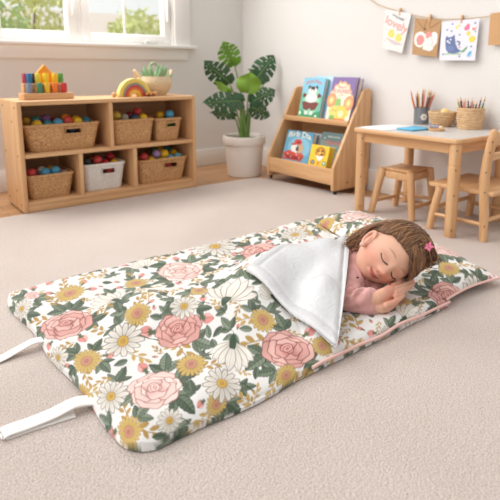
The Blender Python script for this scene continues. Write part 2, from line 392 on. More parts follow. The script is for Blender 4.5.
def rrect(hx, hy, r, n):
    """n points round a rounded rectangle, with the outward normal"""
    out = []; L = [2*(hx-r), math.pi*r/2, 2*(hy-r), math.pi*r/2]*1
    seq = [('l', (-hx+r, -hy), (1, 0), 2*(hx-r), (0, -1)), ('a', (hx-r, -hy+r), -90), ('l', (hx, -hy+r), (0, 1), 2*(hy-r), (1, 0)), ('a', (hx-r, hy-r), 0),
           ('l', (hx-r, hy), (-1, 0), 2*(hx-r), (0, 1)), ('a', (-hx+r, hy-r), 90), ('l', (-hx, hy-r), (0, -1), 2*(hy-r), (-1, 0)), ('a', (-hx+r, -hy+r), 180)]
    tot = 4*(hx-r)+4*(hy-r)+2*math.pi*r
    for i in range(n):
        d = tot*i/n
        for q in seq:
            ln = q[3] if q[0] == 'l' else math.pi*r/2
            if d <= ln or q is seq[-1]:
                if q[0] == 'l': out.append((q[1][0]+q[2][0]*d, q[1][1]+q[2][1]*d, q[4][0], q[4][1]))
                else:
                    a = R(q[2])+d/r; out.append((q[1][0]+r*math.cos(a), q[1][1]+r*math.sin(a), math.cos(a), math.sin(a)))
                break
            d -= ln
    return out
def basket(label, x0t, x1t, x0b, x1b, yf, dep, z0, z1, mt, slot=None, filler_z=0.06, group='baskets in the toy cabinet', relief=0.0016):
    cx, cy = (x0t+x1t)/2, yf+dep/2
    t = thing('storage_basket', label, 'basket', (cx, cy, z0), 0, group)
    H = z1-z0; N, Mn = 220, 22; V = []; F = []
    for j in range(Mn+1):
        f = j/Mn; hx = (x1b-x0b)/2*(1-f)+(x1t-x0t)/2*f; hy = dep/2-0.018*(1-f); dx = ((x0b+x1b)/2-cx)*(1-f)
        for i, (x, y, nx, ny) in enumerate(rrect(hx-0.004, hy-0.004, 0.03, N)):
            rel = relief*math.sin(i*2*math.pi/4.4+(math.pi if j % 2 else 0))+random.Random(i*31+j).uniform(-.0004, .0004)
            V.append((x+dx+nx*rel, y+ny*rel, f*H))
    for j in range(Mn):
        for i in range(N):
            a, b2 = j*N+i, j*N+(i+1) % N
            xm = (V[a][0]+V[b2][0])/2; zm = (V[a][2]+V[a+N][2])/2
            if slot and V[a][1] < 0 and abs(V[a][1]) > dep/2-0.035 and slot[0] < xm+cx < slot[1] and slot[2] < zm+z0 < slot[3]: continue
            F.append((a, b2, b2+N, a+N))
    o = npmesh('woven_wall', V, F, mt, t)
    md = o.modifiers.new('thick', 'SOLIDIFY'); md.thickness = 0.005; md.offset = -1
    m = MB(); p = rrect((x1t-x0t)/2-0.005, dep/2-0.005, 0.03, 64)
    m.tube([(a, b2, H) for a, b2, _, _ in p], 0.0085, 8, closed=True); m.build('rim', mt, t)
    m = MB(); p = rrect((x1b-x0b)/2-0.012, dep/2-0.03, 0.025, 40); p2 = rrect((x1t-x0t)/2*0.6+(x1b-x0b)/2*0.4-0.014, dep/2-0.022, 0.025, 40)
    dx = (x0b+x1b)/2-cx
    m.prism([(a+dx, b2) for a, b2, _, _ in p], 2, 0.001, filler_z*0.4); m.build('base', mt, t)  # raised filler slab, added in place of the unseen lower balls
    if slot:
        fz = ((slot[2]+slot[3])/2-z0)/H; yy = -(dep/2-0.018*(1-fz))-0.001
        m = MB(); a0, a1, c0, c1 = slot[0]-cx, slot[1]-cx, slot[2]-z0, slot[3]-z0
        m.tube([(a0, yy, c0), (a1, yy, c0), (a1, yy-0.002, c1), (a0, yy-0.002, c1)], 0.0045, 8, closed=True); m.build('handle_frame', mt, t)
    return t
basket('wide wicker basket of balls on the upper left shelf of the cabinet', .660, 1.062, .690, 1.034, 2.725, .24, .300, .436, wick, (.866, .950, .386, .417))
basket('mid sized wicker basket at the left of the upper right shelf', 1.132, 1.392, 1.145, 1.378, 2.725, .24, .300, .436, wick)
basket('narrow wicker basket with a handle slot on the upper right shelf', 1.402, 1.580, 1.410, 1.562, 2.725, .24, .300, .430, wick, (1.465, 1.530, .382, .411))
basket('square wicker basket in the lower left cubby of the cabinet', .655, .905, .672, .886, 2.725, .24, .054, .176, wick)
basket('white woven basket in the lower middle cubby', .950, 1.200, .962, 1.182, 2.725, .24, .054, .200, wickw, (1.055, 1.130, .146, .180), relief=0.0026)
basket('square wicker basket with a handle slot in the lower right cubby', 1.276, 1.612, 1.290, 1.585, 2.725, .24, .054, .190, wick, (1.445, 1.530, .136, .170))

BCOL = {'yellow': rgb(240, 196, 40), 'teal': rgb(60, 140, 150), 'blue': rgb(80, 165, 205), 'red': rgb(205, 70, 66), 'gold': rgb(205, 160, 50), 'purple': rgb(120, 86, 140),
        'dark red': rgb(135, 40, 48), 'orange': rgb(235, 160, 60), 'olive': rgb(190, 165, 60), 'grey': rgb(170, 160, 150), 'navy': rgb(52, 62, 92), 'white': rgb(225, 222, 215),
        'green': rgb(80, 150, 70), 'crimson': rgb(190, 40, 56), 'lavender': rgb(165, 140, 190), 'dark green': rgb(50, 100, 60), 'light blue': rgb(120, 190, 215), 'black': rgb(40, 38, 40)}
RANK = {1: [''], 2: ['left', 'right'], 3: ['leftmost', 'middle', 'rightmost'], 4: ['leftmost', 'second from left', 'third from left', 'rightmost']}
def ballset(where, group, specs, x0, x1, zmin):
    P = []; rad = []
    for (px, py, c, row) in specs:
        y = 2.785+0.062*row; P.append(list(aty(px, py, y))); rad.append(0.0265 if c not in ('grey', 'gold') else 0.023)
    P = np.array(P); rad = np.array(rad)
    for it in range(400):
        for i in range(len(P)):
            for j in range(i+1, len(P)):
                d = P[j]-P[i]; L = np.linalg.norm(d); need = rad[i]+rad[j]+0.0005
                if L < need:
                    u = d/max(L, 1e-6)*(need-L)*0.5; P[i] -= u; P[j] += u
        P[:, 0] = np.clip(P[:, 0], x0+0.036, x1-0.036); P[:, 1] = np.clip(P[:, 1], 2.767, 2.925); P[:, 2] = np.maximum(P[:, 2], zmin)
    cols = [s[2] for s in specs]
    for i, s in enumerate(specs):
        same = sorted([j for j in range(len(specs)) if cols[j] == s[2]], key=lambda j: P[j][0])
        w = RANK[len(same)][same.index(i)]
        lab = (('%s %s toy ball in the %s' % (w, s[2], where)) if w else ('%s toy ball in the %s' % (s[2], where)))
        m = MB(); m.sphere((0, 0, 0), rad[i], 24, 14)
        o = m.build('toy_ball', plain('ball_'+s[2].replace(' ', '_'), BCOL[s[2]], 0.35, 0.04, 30), loc=tuple(P[i])); tag(o, lab, 'ball', group)
ballset('wide wicker basket', 'balls in the wide basket', [(37, 125, 'yellow', 0), (48.5, 125, 'teal', 0), (59, 123, 'blue', 0), (68, 122, 'red', 0), (76, 122, 'yellow', 0), (27, 121.5, 'gold', 1), (36.5, 121, 'teal', 1), (47, 120, 'purple', 1), (54, 121, 'dark red', 1), (65.5, 119, 'orange', 1), (75, 120, 'yellow', 1), (87, 121, 'blue', 1), (72, 131, 'navy', 0)], .665, 1.057, .40)
ballset('mid sized wicker basket', 'balls in the mid sized basket', [(117, 116, 'olive', 0), (124, 117.5, 'grey', 0), (130.5, 115.5, 'dark red', 1), (137.5, 114.5, 'red', 1), (135, 118, 'navy', 0), (143, 118, 'yellow', 0), (150, 117, 'black', 1)], 1.137, 1.387, .40)
ballset('narrow wicker basket', 'balls in the narrow basket', [(160.5, 115.5, 'yellow', 1), (169.5, 115, 'blue', 0), (176, 117, 'navy', 1), (168.5, 122.5, 'green', 0)], 1.407, 1.575, .385)
ballset('lower left wicker basket', 'balls in the lower left basket', [(30, 173, 'navy', 1), (32, 175.5, 'red', 0), (42, 171, 'white', 1), (41.5, 176, 'light blue', 0), (48, 174.5, 'blue', 0), (55, 173, 'blue', 0), (51, 169.5, 'gold', 1), (60, 173, 'red', 1), (64.5, 172, 'grey', 0)], .660, .900, .145)
ballset('white woven basket', 'balls in the white basket', [(87, 163.5, 'black', 0), (92.5, 165, 'green', 0), (97.5, 163, 'red', 0), (105, 163, 'crimson', 0), (110, 160, 'crimson', 1), (104, 159.5, 'navy', 1), (115.5, 161.5, 'navy', 1), (112, 164, 'yellow', 0), (110, 171, 'red', 0)], .955, 1.195, .13)
ballset('lower right wicker basket', 'balls in the lower right basket', [(144.5, 157.5, 'red', 0), (151.5, 160, 'yellow', 0), (156.5, 155.5, 'lavender', 0), (160.5, 159.5, 'yellow', 0), (164.5, 155.5, 'yellow', 0), (170.5, 158, 'light blue', 0), (175.5, 153, 'yellow', 1), (176.5, 157, 'light blue', 0), (167, 150, 'teal', 2), (159.5, 149, 'gold', 2), (154, 151, 'dark green', 1), (168, 166, 'red', 0)], 1.281, 1.607, .125)

# ------------------------------------------------------------------ on the cabinet: peg stand, arch, rainbow, planter
TZ = 0.567
rk = thing('peg_stand', 'two step wooden stand holding coloured pegs on the cabinet top', 'toy', (0.815, 2.83, TZ))
m = MB(); m.b(-0.128, 0.128, -0.045, 0.065, 0, 0.034, 0.003); m.build('base', WX, rk)
m = MB()
m.b(-0.112, 0.100, 0.005, 0.065, 0.034, 0.040, 0.001); m.b(-0.112, 0.100, 0.005, 0.065, 0.070, 0.084, 0.002)
m.b(-0.112, -0.052, 0.007, 0.063, 0.040, 0.070, 0.001); m.b(0.060, 0.100, 0.007, 0.063, 0.040, 0.070, 0.001); m.b(-0.03, 0.055, 0.03, 0.063, 0.040, 0.070, 0.001)
m.build('step', WX, rk)
def peg(col, label, x, y, z, h=0.052):
    m = MB(); m.lathe([(0.0135, 0), (0.0145, 0.002), (0.0145, h-0.006), (0.0125, h-0.001), (0.0001, h)], 20, (0, 0, 0), 0, True, False)
    o = m.build('peg', plain('peg_'+label.split()[0]+label.split()[1], col, 0.4, 0.03), loc=(x, y, z)); tag(o, label, 'peg', 'coloured pegs on the stand')
    return o
for px, col, lab in ((29.5, rgb(130, 140, 165), 'grey blue peg at the left of the lower step'), (40, rgb(70, 140, 110), 'green peg on the lower step of the stand'), (47.5, rgb(238, 190, 50), 'amber yellow peg on the lower step'), (55, rgb(238, 125, 50), 'orange peg on the lower step of the stand'), (64.5, rgb(200, 50, 56), 'red peg at the right of the lower step')):
    p = aty(px, 93, 2.812); peg(col, lab, p[0], 2.812, TZ+0.0345)
for px, y, col, lab in ((29.5, 2.855, rgb(50, 120, 165), 'blue peg on the upper step of the stand'), (38, 2.855, rgb(240, 215, 70), 'pale yellow peg beside the blue one on the upper step'), (46, 2.855, rgb(246, 214, 50), 'bright yellow peg in the middle of the upper step'), (55, 2.855, rgb(244, 198, 40), 'golden yellow peg right of middle on the upper step'),
                     (60.6, 2.878, rgb(90, 160, 80), 'leaf green peg at the right end of the upper step'), (25.2, 2.878, rgb(190, 70, 90), 'pinkish red peg behind the blue one'), (33.8, 2.884, rgb(90, 60, 80), 'dark plum peg between blue and yellow ones')):
    p = aty(px, 82, y); peg(col, lab, p[0], y, TZ+0.0845)
m = MB(); prof = [(-0.05, 0), (-0.05, 0.10), (-0.042, 0.135), (0, 0.182), (0.042, 0.135), (0.05, 0.10), (0.05, 0), (0.024, 0), (0.024, 0.05), (0.016, 0.07), (0, 0.078), (-0.016, 0.07), (-0.024, 0.05), (-0.024, 0)]
m.prism(prof, 1, -0.014, 0.014, 0, 0.003)
tag(m.build('arch_block', plain('orange_paint', rgb(244, 156, 40), 0.4, 0.04), loc=(0.832, 2.918, TZ)), 'orange house shaped wooden arch behind the peg stand', 'toy')
rb = thing('rainbow_toy', 'wooden rainbow of nested arches on the cabinet top', 'toy', (1.296, 2.80, TZ))
rcols = [rgb(240, 222, 130), rgb(235, 205, 95), rgb(150, 150, 140), rgb(205, 80, 70), rgb(225, 120, 70), rgb(246, 195, 70)]
r0 = 0.100
for i, cc in enumerate(rcols):
    r1 = r0-(0.0115 if i < 5 else 0.016); m = MB(); n = 28
    prof = [(r0*math.cos(math.pi*k/n), r0*1.06*math.sin(math.pi*k/n)) for k in range(n+1)]+[(r1*math.cos(math.pi*(n-k)/n), r1*1.06*math.sin(math.pi*(n-k)/n)) for k in range(n+1)]
    m.prism(prof, 1, -0.02, 0.02, 0, 0.0015)
    tag(m.build('arch', plain('rainbow_%d' % i, cc, 0.5, 0.04), rb), ['pale yellow outer arch', 'yellow arch', 'grey arch', 'red arch', 'coral arch', 'golden inner arch'][i]); r0 = r1-0.0008
m = MB(); m.sphere((0, 0, 0), 0.015); tag(m.build('wooden_ball', WX, loc=(1.1755, 2.80, TZ+0.015)), 'small wooden ball at the left foot of the rainbow', 'ball')
m = MB(); m.sphere((0, 0, 0), 0.016); tag(m.build('wooden_ball', WX, loc=(1.425, 2.785, TZ+0.016)), 'small wooden ball at the right foot of the rainbow', 'ball')
tc_ = thing('toy_car', 'tiny wooden car in front of the rainbow right foot', 'toy', (1.378, 2.755, TZ))
m = MB(); m.prism([(-0.026, 0.008), (0.026, 0.008), (0.026, 0.020), (0.012, 0.022), (0.006, 0.032), (-0.014, 0.032), (-0.02, 0.022), (-0.026, 0.020)], 1, -0.010, 0.010, 0, 0.002); m.build('body', plain('car_amber', rgb(225, 160, 75), 0.4), tc_)
for sx in (-0.015, 0.015):
    m = MB(); m.tube([(sx, -0.013, 0.009), (sx, 0.013, 0.009)], 0.009, 14); m.build('wheel', plain('car_wheel', rgb(110, 60, 40), 0.5), tc_)
pl = thing('succulent_planter', 'round woven bowl planter with a spiky succulent by the rainbow', 'plant', (1.468, 2.885, TZ))
bowlm = woven('pale_weave', rgb(206, 178, 140), rgb(236, 214, 180), 120)
m = MB(); prof = []
for k in range(19):
    f = k/18; z = 0.115*f; r = 0.072+0.040*math.sin(min(1, f*1.35)*math.pi/2)-0.012*max(0, f-0.7)/0.3
    prof.append((r+0.0012*math.sin(k*math.pi), z))
m.lathe(prof+[(0.092, 0.115), (0.090, 0.095), (0.0001, 0.093)], 48, (0, 0, 0), 0, True, False); m.build('bowl', bowlm, pl)
for sx in (-1, 1):
    m = MB(); m.tube([(sx*(0.096+0.028*math.sin(math.pi*k/10)), -0.028+0.056*k/10, 0.105+0.045*math.sin(math.pi*k/10)) for k in range(11)], 0.008, 8); m.build('handle', bowlm, pl)
m = MB(); m.tube([(0.035+0.04*math.cos(math.pi*k/12), 0.06, 0.10+0.095*math.sin(math.pi*k/12)**0.8) for k in range(13)], 0.008, 8); m.build('handle', plain('hoop_green', rgb(170, 178, 140), 0.6), pl)
rnd = random.Random(4); m = MB()
for i in range(46):
    a = rnd.uniform(0, 6.28); e = rnd.uniform(0.15, 1.45); L = rnd.uniform(0.055, 0.09)*(1.1 if e > 1 else 0.95); rr = rnd.uniform(0, 0.045)
    b0 = Vector((rr*math.cos(a), rr*math.sin(a), 0.092)); d = Vector((math.cos(a)*math.cos(e), math.sin(a)*math.cos(e), math.sin(e)))
    m.tube([b0, b0+d*L*0.35, b0+d*L*0.7+Vector((0, 0, 0.006)), b0+d*L+Vector((0, 0, 0.014))], [0.006, 0.010, 0.008, 0.001], 7)
m.build('succulent_leaves', plain('succulent_green', rgb(150, 182, 140), 0.5, 0.18, 18), pl)

# ------------------------------------------------------------------ monstera in its white pot
mp_ = thing('potted_monstera', 'monstera with split green leaves in a white pot in the corner', 'plant', (2.140, 2.855, -0.012))
potm = plain('white_pot', rgb(232, 224, 216), 0.55, 0.03, 14, 0.05, 60)
m = MB(); m.lathe([(0.112, 0), (0.118, 0.006), (0.136, 0.222), (0.146, 0.226), (0.148, 0.230), (0.150, 0.272), (0.148, 0.281), (0.142, 0.283), (0.136, 0.278), (0.132, 0.250), (0.0001, 0.248)], 56, (0, 0, 0), 0, True, False); m.build('pot', potm, mp_)
m = MB(); m.lathe([(0.133, 0.240), (0.133, 0.256), (0.09, 0.262), (0.0001, 0.266)], 40, (0, 0, 0), 0, True, False); m.build('soil', plain('soil', rgb(88, 62, 46), 0.95, 0.3, 60, 0.6, 90), mp_)
def monstera_leaf(tip, base, width, stem_base, mt, stemm, holes=True, roll=0.0, curl=0.12, seed=0):
    """heart outline with side cuts: built row by row from the stalk end to the tip"""
    rnd = random.Random(seed)
    tip, base = Vector(tip), Vector(base); ax = tip-base; L = ax.length; u = ax/L
    tocam = (Vector((0, 0, CAMH))-(Vector(mp_.location)+base)).normalized()
    nrm = (tocam-u*tocam.dot(u)).normalized(); nrm = (Matrix.Rotation(roll, 3, u) @ nrm); s = u.cross(nrm)
    V = []; F = []; NS, NW = 64, 14
    cuts = []
    if holes:
        for sd_ in (-1, 1):
            for k in range(4): cuts.append((sd_, 0.20+0.185*k+rnd.uniform(-.02, .02), rnd.uniform(0.30, 0.5), 0.026))
    def half(f):
        if f < 0.02: return 0
        return width*(math.sin(math.pi*min(1, f*0.86+0.14)**1.15)**0.75)*(1-0.18*f)
    idx = {}
    for i in range(NS+1):
        f = i/NS
        for sd_ in (-1, 1):
            w = half(f)
            for j in range(NW+1):
                g = j/NW; back = 0.16*g*g*L*(1-f)   # lobes reach behind the stalk; veins sweep forward
                p = base+u*(f*L-back+0.10*g*L*(f)*(1-f))+s*(sd_*w*g)
                p += nrm*(-curl*w*g*g-0.10*L*f*f+0.012*math.sin(9*f+sd_)*g)
                idx[(i, sd_, j)] = len(V); V.append(tuple(p))
    for i in range(NS):
        for sd_ in (-1, 1):
            for j in range(NW):
                f = (i+0.5)/NS; g = (j+0.5)/NW; cut = False
                for (cs, cf, g0, cw) in cuts:
                    if cs == sd_ and abs(f-cf-0.06*(g-0.4)) < cw*(0.5+0.9*(g-g0)) and g > g0: cut = True
                    if cs == sd_ and abs(f-cf-0.09) < 0.016 and 0.2 < g < 0.34: cut = True
                if cut: continue
                q = (idx[(i, sd_, j)], idx[(i+1, sd_, j)], idx[(i+1, sd_, j+1)], idx[(i, sd_, j+1)])
                F.append(q if sd_ > 0 else q[::-1])
    o = npmesh('leaf', V, F, mt, mp_)
    md = o.modifiers.new('thick', 'SOLIDIFY'); md.thickness = 0.0022
    m = MB(); a = Vector(stem_base); mid = a.lerp(base, 0.55)+Vector((0, 0, 0.04))
    pts = [a, a.lerp(mid, 0.5)+Vector((0, 0, 0.015)), mid, mid.lerp(base, 0.6)+Vector((0, 0, 0.008)), base]
    m.tube(pts, [0.007, 0.006, 0.005, 0.0042, 0.0035], 8)
    mr = [base+u*(k/6*L*0.93)+nrm*(-0.10*L*(k/6*0.93)**2+0.0025) for k in range(7)]
    m.tube(mr, [0.0035-0.0004*k for k in range(7)], 6); m.build('stalk', stemm, o)
def leaf_mat(name, c1, c2):
    m = plain(name, c1, 0.35, 0.14, 9)
    nt = m.node_tree; b = nt.nodes['Principled BSDF']; b.inputs['Specular IOR Level'].default_value = 0.5
    return m
gd = leaf_mat('leaf_dark', rgb(52, 92, 56), 0); gm_ = leaf_mat('leaf_mid', rgb(74, 118, 68), 0); gl = leaf_mat('leaf_light', rgb(128, 170, 52), 0); gy = leaf_mat('leaf_lime', rgb(104, 152, 40), 0)
stem = plain('stalk_green', rgb(122, 150, 84), 0.5, 0.1)
def lp(px, py, dy=0.0):
    p = aty(px, py, 2.865+dy); return Vector(p)-Vector(mp_.location)
rnd = random.Random(2)
for i, (tip, base, w, mt, holes, roll, dy) in enumerate((
        ((223, 43), (234, 63), 0.105, gy, True, 0.15, 0.02), ((205, 63), (228, 81), 0.10, gd, True, -0.1, -0.02), ((275, 55), (256, 79), 0.115, gd, True, 0.1, 0.04),
        ((249, 73), (248.5, 91), 0.115, gl, False, 0.0, -0.09), ((276, 90), (253, 101), 0.10, gd, True, -0.1, -0.04), ((206, 102), (240, 101), 0.10, gd, True, 0.2, -0.08),
        ((270, 117), (252, 107), 0.085, gd, True, -0.1, -0.06), ((212, 112), (233, 116), 0.05, gd, True, 0.5, -0.02), ((216, 82), (229, 91), 0.035, gl, False, 0.4, -0.04), ((250, 70), (266, 80), 0.05, gm_, False, 0.2, 0.07), ((226, 93), (241, 107), 0.045, gm_, False, 0.3, 0.0))):
    a = rnd.uniform(0, 6.28)
    monstera_leaf(lp(*tip, dy-0.03), lp(*base, dy), w*0.80, (0.03*math.cos(a), 0.03*math.sin(a), 0.255), mt, stem, holes, roll, seed=i)
m = MB()
for i in range(9):
    a = i*0.7; m.tube([(0.028*math.cos(a), 0.028*math.sin(a), 0.255), (0.022*math.cos(a), 0.022*math.sin(a), 0.36), (0.03*math.cos(a), 0.03*math.sin(a), 0.44+0.02*(i % 3))], [0.012, 0.009, 0.002], 8)
m.build('stem_cluster', plain('stem_green', rgb(104, 142, 60), 0.45, 0.15, 20), mp_)
# ------------------------------------------------------------------ flat artwork on a sheet or a cover
class Art:
    """flat printed shapes on a quad (s right, t up, 0..1), merged into the quad's own mesh"""
    def __init__(s, TL, TR, BL, BR, bulge=0.0, lo=0.0):
        s.lo = lo
        s.c = [Vector(p) for p in (TL, TR, BL, BR)]; s.N = (s.c[1]-s.c[0]).cross(s.c[0]-s.c[2]).normalized()
        s.bm = bmesh.new(); s.ms = []; s.bulge = bulge; s.w = ((s.c[1]-s.c[0]).length+(s.c[3]-s.c[2]).length)/2; s.h = ((s.c[0]-s.c[2]).length+(s.c[1]-s.c[3]).length)/2
    def P(s, a, b, lay=0):
        if lay: b = s.lo+(1-s.lo)*b
        p = s.c[2].lerp(s.c[3], a).lerp(s.c[0].lerp(s.c[1], a), b)
        return p+s.N*(lay*0.0005+s.bulge*(math.sin(a*5.0+b*2)*0.5+math.sin(b*4.2+1)*0.5))
    def mi(s, col, rough=0.7):
        nm = 'ink_%02x%02x%02x' % tuple(int(c) for c in col)
        m = plain(nm, rgb(*col), rough, 0.04, 60)
        if m not in s.ms: s.ms.append(m)
        return s.ms.index(m)
    def sheet(s, col, n=10, lay=0):
        k = s.mi(col); g = [[s.bm.verts.new(s.P(i/n, j/n, lay)) for i in range(n+1)] for j in range(n+1)]
        for j in range(n):
            for i in range(n): s.bm.faces.new((g[j][i], g[j][i+1], g[j+1][i+1], g[j+1][i])).material_index = k
    def poly(s, pts, col, lay=1):
        s.bm.faces.new([s.bm.verts.new(s.P(a, b, lay)) for a, b in pts]).material_index = s.mi(col)
    def ell(s, cx, cy, rx, ry, col, lay=1, n=18, wob=0.0, k=5, rot=0.0):
        pts = []
        for i in range(n):
            a = 2*math.pi*i/n; q = 1+wob*math.cos(k*a); x, y = rx*q*math.cos(a), ry*q*math.sin(a)
            ar = s.h/s.w
            xr, yr = x*math.cos(rot)-y*ar*math.sin(rot), (x/ar)*math.sin(rot)+y*math.cos(rot)
            pts.append((cx+xr, cy+yr))
        s.poly(pts, col, lay)
    def line(s, pts, w, col, lay=1):
        for (a, b), (c, d) in zip(pts, pts[1:]):
            dx, dy = (c-a)*s.w, (d-b)*s.h; L = math.hypot(dx, dy) or 1
            nx, ny = -dy/L*w/2/s.w, dx/L*w/2/s.h
            s.poly([(a-nx, b-ny), (c-nx, d-ny), (c+nx, d+ny), (a+nx, b+ny)], col, lay)
    def text(s, txt, cx, cy, size, col, lay=2, rot=0.0, arc=0.0, sx=1.0):
        cu = bpy.data.curves.new('t', 'FONT'); cu.body = txt; cu.align_x = 'CENTER'; cu.align_y = 'CENTER'; cu.size = size; cu.offset = size*0.008
        ob = bpy.data.objects.new('t', cu); C.objects.link(ob); dg = bpy.context.evaluated_depsgraph_get()
        me = bpy.data.meshes.new_from_object(ob.evaluated_get(dg)); k = s.mi(col); vs = []
        W2 = max([abs(v.co.x) for v in me.vertices] or [1])
        for v in me.vertices:
            x, y = v.co.x*sx, v.co.y+arc*size*(1-(v.co.x/W2)**2)
            x, y = x*math.cos(rot)-y*math.sin(rot), x*math.sin(rot)+y*math.cos(rot)
            vs.append(s.bm.verts.new(s.P(cx+x/s.w, cy+y/s.h, lay)))
        for p in me.polygons:
            try: s.bm.faces.new([vs[i] for i in p.vertices]).material_index = k
            except ValueError: pass
        bpy.data.objects.remove(ob); bpy.data.curves.remove(cu); bpy.data.meshes.remove(me)
    def build(s, name, parent=None):
        me = bpy.data.meshes.new(name); s.bm.to_mesh(me); s.bm.free()
        for m in s.ms: me.materials.append(m)
        o = bpy.data.objects.new(name, me); C.objects.link(o)
        if parent: o.parent = parent
        return o

# ------------------------------------------------------------------ book display shelf
BX, BY0, BY1 = 2.155, 2.015, 2.625
bk = thing('book_display_shelf', 'light wood sloping book display shelf against the right wall', 'bookshelf', (BX, BY0, 0))
side = [(0.002, 0.022), (0.31, 0.022), (0.31, 0.60), (0.285, 0.612), (0.252, 0.608), (0.236, 0.592), (0.004, 0.165), (0.0, 0.15)]
m = MB(); m.prism(side, 1, 0, 0.022, 0, 0.004); sp = m.build('side_panel', WZ, bk)
m = MB(); m.tube([(0.12, 0.001, 0.062), (0.12, -0.002, 0.062)], 0.006, 10); m.build('screw_cap', screwm, sp)
m = MB(); m.prism(side, 1, BY1-BY0-0.022, BY1-BY0, 0, 0.004); m.build('side_panel', WZ, bk)
m = MB(); m.b(0.004, 0.022, 0.022, BY1-BY0-0.022, 0.055, 0.150, 0.003); m.build('front_panel', WY, bk)
m = MB(); m.b(0.022, 0.30, 0.022, BY1-BY0-0.022, 0.075, 0.090, 0.001); m.build('bottom_shelf', WY, bk)
m = MB(); m.b(0.133, 0.30, 0.022, BY1-BY0-0.022, 0.392, 0.412, 0.002); m.b(0.128, 0.142, 0.022, BY1-BY0-0.022, 0.392, 0.424, 0.004); m.build('upper_shelf', WY, bk)
m = MB(); m.b(0.296, 0.304, 0.022, BY1-BY0-0.022, 0.06, 0.60, 0.001); m.build('back_panel', WY, bk)
footm = plain('black_foot', rgb(40, 38, 38), 0.5)
for fx, fy in ((0.03, 0.011), (0.28, 0.011), (0.03, BY1-BY0-0.011), (0.28, BY1-BY0-0.011)):
    m = MB(); m.tube([(fx, fy, 0), (fx, fy, 0.023)], 0.011, 14); m.build('foot', footm, bk)

pagem = plain('book_pages', rgb(226, 216, 204), 0.8, 0.08, 90)
def book(label, x, y0, y1, z, h, t, lean, col, art=None, group='picture books on the display shelf', lo=0.0, allcol=False):
    """y0 > y1 in world: y0 is the left edge of the cover as seen; leans back by `lean` degrees"""
    w = y0-y1
    o = thing('picture_book', label, 'book', (x, y0, z), 0, group); o.rotation_euler = (0, R(lean), 0)
    cm = plain('cover_%02x%02x%02x' % col, rgb(*col), 0.4, 0.03, 30)
    m = MB(); m.b(0, 0.003, -w, 0, 0, h, 0.0008); m.b(t-0.003, t, -w, 0, 0, h, 0.0008); m.b(0, t, -0.003, 0, 0, h, 0.0008)
    m.build('cover', cm, o)
    m = MB(); m.b(0.003, t-0.003, -w+0.004, -0.003, 0.003, h-0.004); m.build('pages', cm if allcol else pagem, o)
    if art:
        A = Art((-0.0006, -0.001, h-0.001), (-0.0006, -w+0.001, h-0.001), (-0.0006, -0.001, 0.001), (-0.0006, -w+0.001, 0.001), 0.0, lo); art(A); A.build('cover_picture', o)
    return o
def art_green(A):
    A.sheet((118, 190, 170)); A.poly([(0, 1), (1, 1), (1, 0.55), (0.7, 0.62), (0.4, 0.55), (0, 0.62)], (140, 200, 224)); A.poly([(0, 0), (1, 0), (1, 0.2), (0.6, 0.12), (0, 0.22)], (70, 160, 110))
    A.ell(0.52, 0.42, 0.40, 0.34, (150, 215, 180), 2, 24); A.ell(0.5, 0.50, 0.27, 0.13, (240, 236, 232), 3, 20); A.ell(0.5, 0.68, 0.19, 0.10, (245, 242, 238), 4, 20)
    for sx in (-1, 1): A.ell(0.5+sx*0.17, 0.76, 0.06, 0.05, (70, 50, 48), 3); A.ell(0.5+sx*0.34, 0.56, 0.09, 0.055, (120, 66, 62), 3, 14, 0.15, 3); A.ell(0.5+sx*0.07, 0.69, 0.025, 0.018, (60, 44, 44), 6); A.ell(0.5+sx*0.13, 0.13, 0.07, 0.05, (240, 236, 230), 6)
    A.ell(0.5, 0.745, 0.11, 0.04, (74, 54, 52), 5); A.ell(0.5, 0.645, 0.02, 0.012, (190, 110, 100), 6)
    A.poly([(0.1, 0.40), (0.25, 0.41), (0.5, 0.38), (0.75, 0.41), (0.9, 0.38), (0.78, 0.22), (0.6, 0.19), (0.5, 0.25), (0.4, 0.19), (0.2, 0.22)], (128, 72, 64), 5)
    A.text('Birdo Dlum', 0.5, 0.86, 0.030, (226, 130, 130), 3, 0, 0.5); A.ell(0.09, 0.12, 0.05, 0.05, (236, 246, 236), 3); A.ell(0.85, 0.07, 0.05, 0.025, (236, 246, 236), 3)
